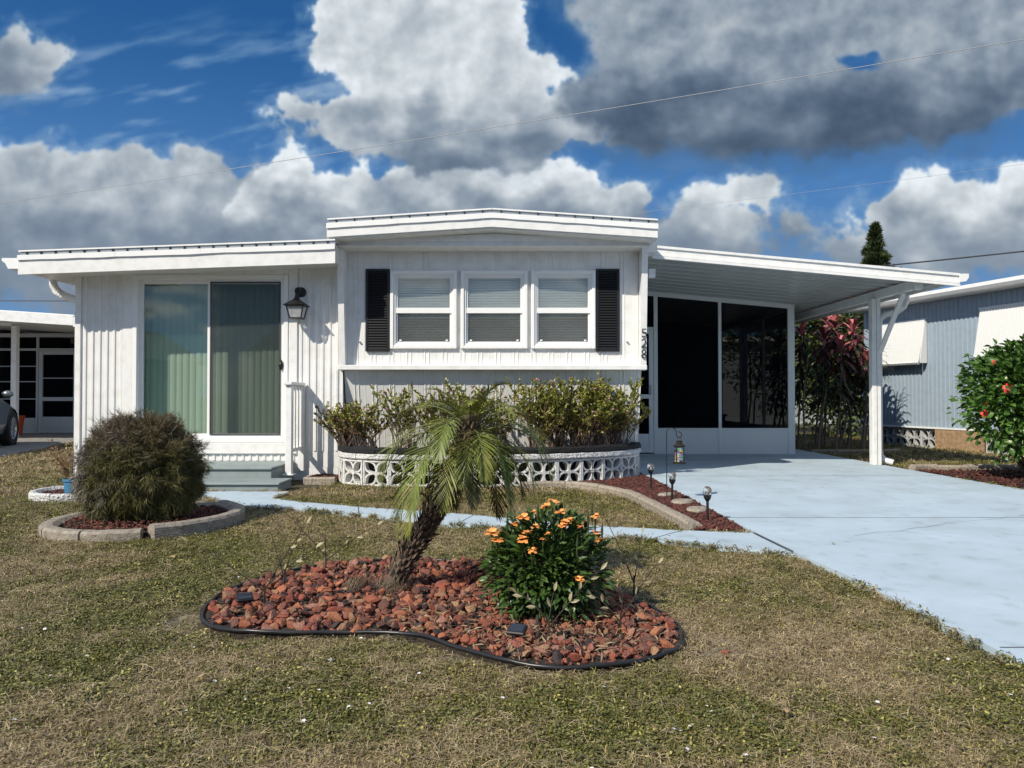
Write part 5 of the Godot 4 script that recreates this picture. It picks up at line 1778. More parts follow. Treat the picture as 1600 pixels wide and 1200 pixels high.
	lid.lathe(PackedVector2Array([Vector2(0.0, 0.150), Vector2(0.055, 0.150), Vector2(0.058, 0.158), Vector2(0.028, 0.182), Vector2(0.028, 0.200), Vector2(0.032, 0.204), Vector2(0.0, 0.208)]), 18)
	part(ln, "lid", lid, bz)
	var bail := nb()
	bail.tube(PackedVector3Array([Vector3(-0.02, 0.205, 0), Vector3(-0.012, 0.235, 0), Vector3(0, 0.243, 0), Vector3(0.012, 0.235, 0), Vector3(0.02, 0.205, 0)]), PackedFloat32Array([0.002]), 5)
	part(ln, "handle", bail, bz)
	var fl := nb()
	fl.lathe(PackedVector2Array([Vector2(0.0, -0.005), Vector2(0.06, -0.005), Vector2(0.06, 0.005), Vector2(0.0, 0.008)]), 18)
	part(ln, "base", fl, bz)
	for k in 4:
		var cb := nb()
		var a := PI / 4 + k * PI / 2
		cb.tube(PackedVector3Array([Vector3(cos(a) * 0.049, 0.0, sin(a) * 0.049), Vector3(cos(a) * 0.049, 0.152, sin(a) * 0.049)]), PackedFloat32Array([0.004]), 5)
		part(ln, "corner_bar", cb, bz)
	var tints := [Color(0.10, 0.35, 0.45), Color(0.45, 0.36, 0.06), Color(0.45, 0.12, 0.06), Color(0.08, 0.28, 0.07), Color(0.35, 0.38, 0.30), Color(0.10, 0.13, 0.4), Color(0.02, 0.02, 0.02), Color(0.4, 0.2, 0.3)]
	var gm := mat("stained_glass", Color.WHITE, 0.15, null, 1, null, 0, {"backlight": Color(0.8, 0.8, 0.8)})
	var sg := nb()
	for k in 14:
		for j in 9:
			var a0 := TAU * k / 14
			var a1 := TAU * (k + 1) / 14
			sg.col = tints[rnd.randi() % 8]
			var sh := 0.006 * sin(j * 2.1)
			sg.face([Vector3(cos(a0 + sh * 9) * 0.043, 0.012 + j * 0.0152, sin(a0 + sh * 9) * 0.043), Vector3(cos(a1) * 0.043, 0.012 + j * 0.0152 + sh, sin(a1) * 0.043), Vector3(cos(a1) * 0.043, 0.027 + j * 0.0152 + sh, sin(a1) * 0.043), Vector3(cos(a0) * 0.043, 0.027 + j * 0.0152, sin(a0) * 0.043)], Vector3(cos(a0), 0, sin(a0)))
	part(ln, "glass_cylinder", sg, gm)
	# little black solar panels on stakes in the lava bed
	var sp := [[P(-1.21, 0.045, 3.50), 0.5, "small black solar panel at the left end of the rock bed"], [P(0.02, 0.05, 3.0), -0.35, "small black solar panel at the front of the rock bed, below the orange bush"]]
	for q in sp:
		var o := thing("solar_collector", q[2], "solar panel", q[0], q[1], "little solar panels in the rock bed")
		var tilt := Transform3D(Basis(Vector3.RIGHT, 0.42), Vector3(0, 0.02, 0))
		var hs := nb()
		hs.box(Vector3(-0.036, -0.014, -0.028), Vector3(0.036, 0.004, 0.028), 0.005, tilt)
		part(o, "housing", hs, M.black_metal)
		var pn := nb(Color(0.02, 0.03, 0.045))
		pn.box(Vector3(-0.028, 0.0045, -0.021), Vector3(0.028, 0.006, 0.021), 0.0, tilt)
		part(o, "cell", pn, mat("cell", Color(0.6, 0.7, 0.8), 0.15))
		var stk := nb()
		stk.tube(PackedVector3Array([Vector3(0, -0.06, 0), Vector3(0, 0.015, 0)]), PackedFloat32Array([0.008]), 6)
		part(o, "stake", stk, M.black_metal)
	# metal twigs with pale leaves, stuck in the rocks: [foot, branches as angle, lean, length]
	leaf_stake(P(-1.14, 0.02, 3.55), [[-1.0, 0.42, 3], [0.55, 0.36, 4], [0.9, 0.3, 3]], "pale leaved metal twig at the left end of the rock bed")
	leaf_stake(P(-1.14, 0.02, 3.86), [[0.4, 0.3, 3], [-0.4, 0.26, 2], [1.0, 0.24, 2]], "pale leaved metal twig behind the leftmost one in the rock bed")
	leaf_stake(P(-1.02, 0.02, 4.22), [[-0.75, 0.36, 3], [0.95, 0.36, 3], [0.05, 0.2, 2]], "pale leaved metal twig at the back edge of the rock bed")
	leaf_stake(P(0.14, 0.02, 3.0), [[-0.9, 0.16, 4], [0.75, 0.3, 5], [0.2, 0.12, 2]], "pale leaved metal twig in front of the orange flowered bush")
	leaf_stake(P(0.43, 0.02, 3.08), [[-0.8, 0.16, 4], [0.62, 0.27, 3], [0.1, 0.14, 2]], "pale leaved metal twig at the right end of the rock bed")
	leaf_stake(P(0.585, 0.02, 3.72), [[-0.42, 0.36, 2], [0.2, 0.24, 2]], "slender metal twig right behind the orange flowered bush")


func leaf_stake(at: Vector3, arms: Array, label: String) -> void:
	var t := thing("leaf_stake", label, "garden stake", at, 0.0, "metal leaf twigs in the rock bed")
	var w := nb(Color(0.035, 0.03, 0.022))
	w.tube(PackedVector3Array([Vector3(0, -0.04, 0), Vector3(0.003, 0.05, 0), Vector3(0.002, 0.09, 0)]), PackedFloat32Array([0.004]), 5)
	var lm := leaf_mesh(0.042, 0.015, 0.1, 0.3)
	var leaves: Array = []
	for a in arms:
		var dir := Vector3(sin(a[0]), cos(a[0]), rr(-0.25, 0.25)).normalized()
		var len_: float = a[1]
		var p0 := Vector3(0.002, rr(0.05, 0.085), 0)
		var pts := PackedVector3Array()
		for i in 6:
			var u := i / 5.0
			pts.append(p0 + dir * len_ * u + Vector3(0, 0.05 * u * (1.0 - u), 0.01 * sin(u * 6.0)))
		w.tube(pts, PackedFloat32Array([0.0032, 0.003, 0.0026, 0.002, 0.0016, 0.001]), 4, false)
		for k in a[2]:
			var u := lerpf(0.4, 1.0, k / maxf(1.0, a[2] - 1.0))
			var p := pts[mini(int(u * 5.0), 5)]
			var s := 1.0 if k % 2 else -1.0
			var d: Vector3 = dir + Vector3(dir.y, -dir.x, 0) * s * (0.0 if k == a[2] - 1 else 0.7) + Vector3(0, 0, rr(0.0, 0.5))
			leaves.append([look(p, d, rr(0.9, 2.2), rr(0.8, 1.15)), Color(0.33, 0.29, 0.17).lerp(Color(0.46, 0.42, 0.28), rnd.randf())])
	part(t, "stem", w, M.twig)
	for l in leaves:
		var o := part(t, "leaf", lm, M.stake_leaf)
		o.transform = l[0]


func build_right_house() -> void:
	# its long side runs away from us, turned a little
	var t := thing("blue_house", "pale blue ribbed metal mobile home with white awnings, right beyond the carport", "house")
	var a := Vector2(7.37, 16.0)
	var dir := Vector2(0.57, -2.3).normalized()              # along the wall towards us
	var xf := Transform3D(Basis(Vector3(dir.x, 0, -dir.y), Vector3.UP, Vector3(dir.x, 0, -dir.y).cross(Vector3.UP)), P(a.x, 0, a.y))
	t.transform = xf
	var L := 9.0
	sheets(t, 0.06, L, 0.40, 2.72, 0.80, "wave", M.blue_siding, Transform3D())
	box_part(t, "wall_core", Vector3(0, 0.39, -3.6), Vector3(L, 2.74, -0.004), M.blue_siding, 0.0)
	box_part(t, "corner_trim", Vector3(-0.03, 0.39, -0.06), Vector3(0.06, 2.72, 0.03), M.blue_siding, 0.004)
	box_part(t, "base_trim", Vector3(-0.02, 0.375, -0.02), Vector3(L, 0.405, 0.03), M.trim, 0.003)
	var roof := nb()
	roof.prism(PackedVector2Array([Vector2(0.34, 2.83), Vector2(0.34, 2.74), Vector2(-3.9, 2.74), Vector2(-3.9, 2.83), Vector2(-1.8, 3.2)]), L + 0.6, Transform3D(Basis(Vector3(0, 0, 1), Vector3.UP, Vector3(-1, 0, 0)), Vector3(-0.3, 0, 0)))
	part(t, "roof", roof, M.trim)
	var gut := nb()
	gut.prism(PackedVector2Array([Vector2(0.345, 2.86), Vector2(0.45, 2.86), Vector2(0.45, 2.80), Vector2(0.41, 2.745), Vector2(0.345, 2.73)]), L + 0.7, Transform3D(Basis(Vector3(0, 0, 1), Vector3.UP, Vector3(-1, 0, 0)), Vector3(-0.35, 0, 0)))
	part(t, "gutter", gut, M.trim)
	var vent := nb()
	vent.lathe(PackedVector2Array([Vector2(0.07, 0.0), Vector2(0.07, 0.28), Vector2(0.10, 0.29), Vector2(0.10, 0.36), Vector2(0.0, 0.38)]), 14, Vector3(4.0, 2.9, -0.5))
	part(t, "roof_vent", vent, M.metal_grey)
	var bm := block_mesh(0.36)
	var gb := mat("grey_block", Color(0.42, 0.43, 0.43), 0.8)
	for i in 24:
		if i >= 5 and i < 8:
			continue
		var o := part(t, "breeze_block", bm, gb)
		o.position = Vector3(0.19 + i * 0.365, 0.185, -0.02)
	box_part(t, "skirt_backing", Vector3(0, -0.05, -0.3), Vector3(L, 0.37, -0.22), mat("skirt_dark", Color(0.04, 0.045, 0.05), 0.9), 0.0)
	box_part(t, "access_panel", Vector3(1.85, 0.0, -0.02), Vector3(2.92, 0.37, 0.02), M.wood_board, 0.004)
	for q in [[0.30, 1.66, 1.58, 2.40], [2.92, 3.86, 1.62, 2.46], [5.6, 6.8, 1.55, 2.43]]:   # sloping awnings over the windows
		var aw := Node3D.new()
		aw.name = "awning"
		t.add_child(aw, true)
		box_part(aw, "window_frame", Vector3(q[0] + 0.06, q[2] + 0.08, -0.003), Vector3(q[1] - 0.06, q[3], 0.03), M.black_paint)
		box_part(aw, "head_rail", Vector3(q[0] - 0.02, q[3] - 0.01, 0.0), Vector3(q[1] + 0.02, q[3] + 0.035, 0.07), M.awning)
		var hgt: float = q[3] - q[2]
		var prof := PackedVector2Array()                      # out from the wall, and height
		for i in 6:
			var u := i / 5.0
			prof.append(Vector2(0.05 + 0.14 * u, q[3] - (hgt - 0.06) * u))
		prof.append(Vector2(0.205, q[2] + 0.03))
		prof.append(Vector2(0.18, q[2]))
		prof.append(Vector2(0.13, q[2] - 0.01))
		var n := int(round((q[1] - q[0]) / 0.055))
		for k in n:
			var b := nb()
			var x0: float = lerpf(q[0], q[1], float(k) / n)
			var x1: float = lerpf(q[0], q[1], (k + 1.0) / n)
			for i in prof.size() - 1:
				var p := prof[i]
				var r := prof[i + 1]
				var m := Vector3(0, 0, 0.022)
				b.quad(Vector3(x0 + 0.004, r.y, r.x), Vector3(x0 + 0.012, r.y, r.x) + m, Vector3(x0 + 0.012, p.y, p.x) + m, Vector3(x0 + 0.004, p.y, p.x))
				b.quad(Vector3(x0 + 0.012, r.y, r.x) + m, Vector3(x1 - 0.008, r.y, r.x) + m, Vector3(x1 - 0.008, p.y, p.x) + m, Vector3(x0 + 0.012, p.y, p.x) + m)
				b.quad(Vector3(x1 - 0.008, r.y, r.x) + m, Vector3(x1 + 0.004, r.y, r.x), Vector3(x1 + 0.004, p.y, p.x), Vector3(x1 - 0.008, p.y, p.x) + m)
			part(aw, "slat", b, M.awning)
		for x in [q[0], q[1]]:                                # end cheeks and rods
			var c := nb()
			var poly := PackedVector2Array([Vector2(0.18, q[2] + 0.02), Vector2(0.18, q[2] + 0.09), Vector2(0.07, q[3] - 0.02), Vector2(0.03, q[3] - 0.02), Vector2(0.03, q[2] + 0.02)])
			c.prism(poly, 0.02, Transform3D(Basis(Vector3(0, 0, 1), Vector3.UP, Vector3(-1, 0, 0)), Vector3(x + 0.01, 0, 0)))
			part(aw, "cheek", c, M.awning)


func build_left_house() -> void:
	var t := thing("left_house", "white flat roofed house with dark screened entrance, far left behind the car", "house")
	var roof := nb()
	slab(roof, -24.0, 3.62, -8.87, 2.63, 0.16, 15.56, 30.0)
	part(t, "roof", roof, M.trim)
	var fas := nb()
	slab(fas, -24.0, 3.60, -8.86, 2.61, 0.20, 15.5, 15.559)
	part(t, "fascia_board", fas, M.trim)
	box_part(t, "gutter", P(-8.86, 2.38, 30.0), P(-8.74, 2.58, 15.5), M.trim)
	box_part(t, "post", P(-11.46, 0.02, 17.70), P(-11.34, 2.60, 17.58), M.trim)
	box_part(t, "beam", P(-24, 2.60, 17.75), P(-11.47, 2.75, 17.6), M.trim)
	box_part(t, "side_wall", P(-24, 0.0, 20.4), P(-13.6, 2.9, 20.3), M.far_wall)
	box_part(t, "window", P(-14.9, 1.3, 20.299), P(-13.75, 2.3, 20.27), M.black_paint)
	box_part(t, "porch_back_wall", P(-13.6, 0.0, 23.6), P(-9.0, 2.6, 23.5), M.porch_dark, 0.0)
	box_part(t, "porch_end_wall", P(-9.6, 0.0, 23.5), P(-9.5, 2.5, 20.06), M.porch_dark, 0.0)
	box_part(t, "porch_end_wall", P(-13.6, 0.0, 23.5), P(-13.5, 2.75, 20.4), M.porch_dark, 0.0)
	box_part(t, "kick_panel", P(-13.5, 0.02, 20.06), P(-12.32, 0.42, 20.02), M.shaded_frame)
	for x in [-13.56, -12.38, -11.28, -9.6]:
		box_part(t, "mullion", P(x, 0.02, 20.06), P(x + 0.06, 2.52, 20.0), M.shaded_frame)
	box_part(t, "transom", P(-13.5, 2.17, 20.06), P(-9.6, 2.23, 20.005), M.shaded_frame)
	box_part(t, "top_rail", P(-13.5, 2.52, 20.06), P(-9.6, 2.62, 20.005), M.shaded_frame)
	for q in [[-13.5, -12.38, 0.42, 2.52], [-12.32, -9.6, 2.23, 2.52]]:
		var b := nb()
		b.face([P(q[0], q[2], 20.04), P(q[1], q[2], 20.04), P(q[1], q[3], 20.04), P(q[0], q[3], 20.04)], Vector3(0, 0, 1))
		part(t, "screen", b, M.porch_screen)
	for y in [0.9, 1.35, 1.75]:
		box_part(t, "screen_bar", P(-13.5, y, 20.05), P(-12.38, y + 0.025, 20.02), M.metal_grey)
	var dr := Node3D.new()
	dr.name = "screen_door"
	t.add_child(dr)
	var f := nb()
	frame(f, -12.30, -11.30, 0.03, 2.165, 0.10, 19.98, 20.04, 0.004)
	f.box(P(-12.2, 0.86, 20.03), P(-11.4, 0.96, 19.985), 0.004)
	f.box(P(-12.2, 0.131, 20.03), P(-11.4, 0.45, 19.99), 0.004)
	f.box(P(-12.2, 1.44, 20.03), P(-11.4, 1.465, 19.99), 0.002)
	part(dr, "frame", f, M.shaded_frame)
	for y in [[0.45, 0.86], [0.96, 2.06]]:
		var b := nb()
		b.face([P(-12.2, y[0], 20.02), P(-11.4, y[0], 20.02), P(-11.4, y[1], 20.02), P(-12.2, y[1], 20.02)], Vector3(0, 0, 1))
		part(dr, "screen", b, M.porch_screen)
	var k := nb()
	k.face([P(-11.22, 0.02, 20.05), P(-9.6, 0.02, 20.05), P(-9.6, 2.17, 20.05), P(-11.22, 2.17, 20.05)], Vector3(0, 0, 1))
	part(t, "screen", k, M.porch_screen)
	# bucket by the car
	var o := thing("orange_bucket", "orange plastic bucket standing between the car and the screened entrance", "bucket", P(-12.45, 0.02, 19.2))
	var b := nb(Color(0.55, 0.085, 0.02))
	b.lathe(PackedVector2Array([Vector2(0.0, 0.0), Vector2(0.20, 0.0), Vector2(0.25, 0.44), Vector2(0.27, 0.44), Vector2(0.27, 0.48), Vector2(0.24, 0.48), Vector2(0.22, 0.30), Vector2(0.0, 0.3)]), 20)
	part(o, "body", b, M.plain)
	var rag := nb(Color(0.18, 0.21, 0.26))
	rag.ball(Vector3(-0.03, 0.50, 0), Vector3(0.16, 0.12, 0.15), 6, 9)
	part(o, "contents", rag, M.plain)


func build_car() -> void:
	var t := thing("parked_car", "silver grey saloon car parked at the far left edge", "car")
	t.transform = Transform3D(Basis(Vector3.UP, 0.33), P(-10.55, 0.02, 14.6))   # its front is at local -z
	var paint := mat("car_paint", Color(0.20, 0.225, 0.235), 0.28, null, 1, null, 0, {"metallic": 0.55, "clearcoat_enabled": true, "clearcoat": 0.8})
	var tyre := mat("tyre", Color(0.018, 0.018, 0.019), 0.85)
	var rim := mat("alloy", Color(0.5, 0.51, 0.52), 0.3, null, 1, null, 0, {"metallic": 0.8})
	var secs := [[3.65, 0.62, 0.42, 0.62], [3.55, 0.80, 0.25, 0.86], [3.0, 0.86, 0.22, 0.98], [1.6, 0.88, 0.20, 0.98], [0.5, 0.88, 0.20, 0.96], [-0.1, 0.875, 0.20, 0.92], [-0.55, 0.86, 0.22, 0.80], [-0.9, 0.80, 0.22, 0.70], [-1.12, 0.66, 0.28, 0.56], [-1.2, 0.50, 0.34, 0.46]]
	var rings: Array = []
	for s in secs:
		var r := PackedVector3Array()
		var w: float = s[1]
		var lo: float = s[2]
		var hi: float = s[3]
		for c in [[-0.6, 0.0], [-0.93, 0.06], [-1.0, 0.3], [-1.0, 0.62], [-0.95, 0.85], [-0.82, 0.97], [-0.4, 1.0], [0.4, 1.0], [0.82, 0.97], [0.95, 0.85], [1.0, 0.62], [1.0, 0.3], [0.93, 0.06], [0.6, 0.0]]:
			r.append(Vector3(w * c[0], lerpf(lo, hi, c[1]), s[0]))
		rings.append(r)
	var body := nb()
	body.loft(rings)
	body.face(Array(rings[0]), Vector3(0, 0, 1))
	body.face(Array(rings[-1]), Vector3(0, 0, -1))
	part(t, "body", body, paint)
	var cab: Array = []
	for s in [[3.05, 0.72, 0.97, 0.62], [2.5, 0.76, 1.36, 0.60], [1.7, 0.76, 1.44, 0.58], [0.9, 0.76, 1.40, 0.58], [0.05, 0.72, 0.95, 0.66]]:
		cab.append(PackedVector3Array([Vector3(-s[1], 0.93, s[0]), Vector3(-s[3], s[2], s[0]), Vector3(s[3], s[2], s[0]), Vector3(s[1], 0.93, s[0])]))
	var gh := nb()
	gh.loft(cab)
	part(t, "windows", gh, mat("car_glass", Color(0.02, 0.024, 0.026), 0.05))
	var rf := nb()
	rf.loft([PackedVector3Array([Vector3(-0.61, 1.345, 2.55), Vector3(-0.5, 1.385, 2.55), Vector3(0.5, 1.385, 2.55), Vector3(0.61, 1.345, 2.55)]), PackedVector3Array([Vector3(-0.6, 1.43, 1.7), Vector3(-0.5, 1.47, 1.7), Vector3(0.5, 1.47, 1.7), Vector3(0.6, 1.43, 1.7)]), PackedVector3Array([Vector3(-0.6, 1.385, 0.88), Vector3(-0.5, 1.42, 0.88), Vector3(0.5, 1.42, 0.88), Vector3(0.6, 1.385, 0.88)])])
	part(t, "roof", rf, paint)
	for z in [-0.22, 2.45]:
		for s in [-1.0, 1.0]:
			var w := Node3D.new()
			w.name = "wheel"
			t.add_child(w, true)
			w.transform = Transform3D(Basis(Vector3(0, 0, 1), -s * PI / 2), Vector3(s * 0.80, 0.335, z))
			var ty := nb()
			ty.lathe(PackedVector2Array([Vector2(0.22, -0.1), Vector2(0.31, -0.1), Vector2(0.335, -0.06), Vector2(0.335, 0.06), Vector2(0.31, 0.1), Vector2(0.225, 0.1)]), 28)
			part(w, "tyre", ty, tyre)
			var rm := nb()
			rm.lathe(PackedVector2Array([Vector2(0.225, 0.095), Vector2(0.205, 0.07), Vector2(0.20, -0.05)]), 24)
			for k in 10:
				var bb := Basis(Vector3.UP, k * TAU / 10)
				rm.box(Vector3(0.04, 0.05, -0.018), Vector3(0.21, 0.085, 0.018), 0.004, Transform3D(bb, Vector3.ZERO))
			rm.lathe(PackedVector2Array([Vector2(0.055, 0.05), Vector2(0.05, 0.095), Vector2(0.0, 0.098)]), 16)
			part(w, "rim", rm, rim)
			var arch := nb(Color(0.012, 0.012, 0.012))
			arch.lathe(PackedVector2Array([Vector2(0.0, -0.055), Vector2(0.375, -0.055), Vector2(0.385, 0.089)]), 24)
			part(w, "wheel_arch", arch, M.plain)
	for s in [-1.0, 1.0]:
		var hl := nb(Color(0.6, 0.62, 0.63))
		hl.ball(Vector3(s * 0.66, 0.60, -0.86), Vector3(0.15, 0.07, 0.2), 6, 10)
		part(t, "headlight", hl, mat("lamp_cover", Color(0.6, 0.62, 0.63), 0.1))
		var mr := nb()
		mr.ball(Vector3(s * 0.96, 1.0, 0.45), Vector3(0.1, 0.07, 0.06), 6, 10)
		part(t, "mirror", mr, paint)


func clump(called: String, label: String, cat: String, at: Vector3, lobes: Array, count: int, leaf: Mesh, m: Material, ca: Color, cb: Color, up := 0.4, group := "") -> Node3D:
	var t := thing(called, label, cat, at, 0.0, group)
	var lw: Array = []
	var lt: Array = []
	var vol := 0.0
	for l in lobes:
		vol += l[3] * l[4]
	for l in lobes:
		for i in int(count * l[3] * l[4] / vol):
			var d := Vector3(rr(-1, 1), rr(-1, 1), rr(-1, 1))
			if d.length() > 1.0 or d.length() < 0.1:
				d = Vector3(rr(-1, 1), rr(0.1, 1), rr(-1, 1))
			d = d.normalized()
			var lump := 1.0 + 0.28 * soft.get_noise_3d(d.x * 2.0 + l[0] * 3.0, d.y * 2.0 + l[1] * 3.0, d.z * 2.0) + 0.12 * fine.get_noise_3d(d.x * 4.0, d.y * 4.0 + l[0], d.z * 4.0)
			var r := pow(rnd.randf(), 0.38) * lump
			var p := Vector3(l[0], l[1], l[2]) + Vector3(d.x * l[3], d.y * l[4], d.z * l[3]) * r
			if p.y < 0.03:
				continue
			lw.append(look(p, d + Vector3(rr(-0.9, 0.9), up + rr(-0.9, 0.6), rr(-0.9, 0.9)), rr(-1.2, 1.2), rr(0.6, 1.25)))
			lt.append(ca.lerp(cb, clampf(rnd.randf() * 0.8 + 0.35 * soft.get_noise_3d(p.x * 2.0, p.y * 2.0, p.z * 2.0), 0, 1)) * rr(0.7, 1.3))
	scatter(t, "foliage", leaf, m, lw, lt)
	return t


func build_plants_around() -> void:
	# hibiscus at the right edge
	var h := clump("hibiscus_bush", "large glossy green hibiscus bush with red flowers at the right edge", "bush", P(5.95, 0, 8.75), [[0.0, 0.98, 0.0, 0.80, 0.62], [-0.32, 0.75, 0.15, 0.50, 0.46], [0.5, 1.0, 0.0, 0.75, 0.65], [-0.12, 1.28, 0.05, 0.45, 0.34], [1.0, 1.0, -0.1, 0.7, 0.7], [0.1, 0.62, 0.3, 0.6, 0.42]], 15000, leaf_mesh(0.080, 0.052, 0.35, 0.22), M.gloss_leaf, Color(0.036, 0.085, 0.012), Color(0.075, 0.155, 0.02), 0.25)
	var wood := nb(Color(0.10, 0.085, 0.065))
	for i in 14:
		var a := rr(0, TAU)
		var r := rr(0.2, 0.6)
		wood.tube(PackedVector3Array([Vector3(0.05 + cos(a) * 0.07, -0.02, sin(a) * 0.07), Vector3(cos(a) * r * 0.5, 0.4, sin(a) * r * 0.5), Vector3(cos(a) * r, rr(0.9, 1.3), sin(a) * r)]), PackedFloat32Array([0.026, 0.018, 0.006]), 6, false)
	part(h, "stems", wood, M.bark)
	for q in [[0.05, 1.50, 0.36, 1.0], [-0.58, 1.06, 0.42, 1.0], [-0.76, 0.78, 0.30, 0.8], [-0.58, 1.35, 0.2, 0.55], [0.18, 1.36, 0.52, 0.6], [0.24, 0.95, 0.62, 0.8], [-0.72, 0.9, 0.25, 0.4]]:
		var b := nb()
		var c := Vector3(q[0], q[1], q[2])
		var out := Vector3(-0.25, 0.15, 1).normalized()
		var side := out.cross(Vector3.UP).normalized()
		var up := side.cross(out)
		for k in 5:
			var a := k * TAU / 5 + 0.3
			var d := (side * cos(a) + up * sin(a) + out * 0.35).normalized()
			var l: float = 0.058 * q[3]
			b.col = Color(0.70, 0.035, 0.03) * rr(0.8, 1.1)
			b.blade(PackedVector3Array([c, c + d * l * 0.5 + out * 0.01, c + d * l - out * 0.012]), PackedFloat32Array([0.006, 0.028 * q[3], 0.017 * q[3]]), d.cross(out).normalized())
		b.col = Color(0.6, 0.25, 0.05)
		b.tube(PackedVector3Array([c, c + out * 0.06 * q[3] + Vector3(0, 0.01, 0)]), PackedFloat32Array([0.004, 0.003]), 5)
		part(h, "flower", b, M.petal)
	var yl := nb(Color(0.5, 0.42, 0.03))
	yl.blade(PackedVector3Array([Vector3(-0.1, 0.47, 0.62), Vector3(-0.08, 0.44, 0.66), Vector3(-0.04, 0.41, 0.68)]), PackedFloat32Array([0.01, 0.035, 0.0]), Vector3.RIGHT)
	part(h, "yellow_leaf", yl, M.leaf)
	# red leaved ti plants behind the carport
	var canes := [[5.72, 14.1, 2.05, 0], [6.05, 14.4, 2.30, 0], [6.35, 14.3, 2.18, 0], [6.60, 14.7, 1.95, 0], [5.50, 14.6, 2.15, 0], [5.95, 13.9, 1.85, 0], [6.55, 14.2, 1.62, 0], [6.2, 15.0, 2.35, 0], [5.28, 15.2, 2.0, 0], [5.15, 15.9, 1.7, 1], [5.1, 16.5, 1.9, 1], [5.45, 15.5, 1.5, 1], [5.2, 14.4, 1.35, 1], [6.75, 14.3, 1.80, 1], [6.45, 14.0, 1.2, 1], [5.6, 13.7, 1.1, 1], [6.3, 14.6, 1.5, 1], [5.9, 14.7, 1.4, 1], [5.35, 13.9, 1.75, 1], [6.1, 14.1, 1.0, 1]]
	var ti := thing("ti_plant", "clump of tall ti plants with pink and burgundy leaves behind the carport", "plant")
	var dr := thing("dracaena", "clump of dark narrow leaved dracaena among the ti plants behind the porch", "plant")
	for c in canes:
		var own: Node3D = ti if c[3] == 0 else dr
		var b := nb(Color(0.20, 0.17, 0.13))
		var foot := P(c[0] + rr(-0.1, 0.1) - 0.12, 0, c[1])
		var tip := P(c[0], c[2], c[1])
		b.tube(PackedVector3Array([foot, foot.lerp(tip, 0.5) + Vector3(rr(-0.08, 0.08), 0, 0), tip]), PackedFloat32Array([0.02, 0.017, 0.013]), 6)
		part(own, "cane", b, M.twig)
		var l := nb()
		var n := 30 if c[3] == 0 else 44
		for i in n:
			var a: float = i * 2.4 + c[0] * 9.0
			var u := float(i) / n
			var el := lerpf(-0.7, 1.3, u) + rr(-0.2, 0.2)
			var d := Vector3(cos(a) * cos(el), sin(el), sin(a) * cos(el))
			var ln: float = (rr(0.30, 0.44) if c[3] == 0 else rr(0.28, 0.42))
			var wd: float = 0.042 if c[3] == 0 else 0.012
			var p0 := tip + Vector3(0, -0.30 + 0.36 * u, 0)
			if c[3] == 0:
				l.col = Color(0.11, 0.022, 0.028).lerp(Color(0.66, 0.20, 0.19), smoothstep(0.5, 1.0, u + rr(-0.3, 0.2))) * rr(0.6, 1.1)
			else:
				l.col = Color(0.035, 0.06, 0.02).lerp(Color(0.07, 0.10, 0.035), rnd.randf())
			var sd := d.cross(Vector3.UP).normalized()
			l.blade(PackedVector3Array([p0, p0 + d * ln * 0.4, p0 + d * ln * 0.75 + Vector3(0, -0.05, 0), p0 + d * ln + Vector3(0, -0.15, 0)]), PackedFloat32Array([wd * 0.25, wd, wd * 0.75, 0.0]), sd)
		part(own, "leaf_rosette", l, M.leaf)
		if c[3] == 0:                                         # older dark leaves lower on the cane
			var ol := nb()
			for i in 60:
				var a := rr(0, TAU)
				var p0 := foot.lerp(tip, rr(0.38, 0.9))
				var d := Vector3(cos(a), rr(-0.5, 0.4), sin(a)).normalized()
				ol.col = Color(0.05, 0.035, 0.025).lerp(Color(0.04, 0.06, 0.02), rnd.randf())
				ol.blade(PackedVector3Array([p0, p0 + d * 0.14, p0 + d * 0.26 + Vector3(0, -0.06, 0), p0 + d * 0.34 + Vector3(0, -0.14, 0)]), PackedFloat32Array([0.01, 0.03, 0.024, 0.0]), d.cross(Vector3.UP).normalized())
			part(own, "lower_leaves", ol, M.leaf)
	var tc := thing("plant_bed_curb", "low grey curb stones round the foot of the ti plants", "curb")
	curb(tc, PackedVector2Array([Vector2(5.15, 13.25), Vector2(5.7, 13.15), Vector2(6.3, 13.2), Vector2(6.7, 13.4)]), 0.4, 0.12, 0.07, M.concrete)
	# greenery that closes the gap between the houses
	var lf := leaf_mesh(0.13, 0.07, 0.3, 0.2)
	clump("hedge_shrub", "tall dark green hedge shrub between the carport and the blue house", "shrub", P(7.75, 0, 18.6), [[0, 1.0, 0, 0.85, 1.0], [0.1, 2.3, 0, 0.9, 1.05], [0.5, 1.2, 0, 0.8, 1.1], [-0.35, 1.6, 0.2, 0.7, 1.1], [-0.6, 2.6, 0, 0.6, 0.8]], 8500, lf, M.leaf, Color(0.035, 0.06, 0.012), Color(0.085, 0.11, 0.022), 0.3, "")
	clump("hedge_shrub", "dark green hedge shrub behind the ti plants", "shrub", P(8.0, 0, 21.5), [[0, 1.4, 0, 1.3, 1.5], [1.2, 1.8, 0, 1.2, 1.6], [-1.0, 2.2, 0, 1.2, 1.5], [-2.0, 2.9, 0.5, 1.0, 0.9]], 7500, lf, M.leaf, Color(0.04, 0.07, 0.015), Color(0.09, 0.12, 0.025), 0.3, "")
	# conifer rising behind the carport roof
	var cf := thing("conifer_tree", "pointed dark green conifer rising behind the carport roof", "tree", P(11.6, 0, 24.5))
	var tr := nb(Color(0.11, 0.085, 0.06))
	tr.tube(PackedVector3Array([Vector3(0, -0.1, 0), Vector3(0.05, 3.0, 0), Vector3(0.0, 6.3, 0)]), PackedFloat32Array([0.16, 0.11, 0.02]), 8)
	part(cf, "trunk", tr, M.bark)
	var lw: Array = []
	var lt: Array = []
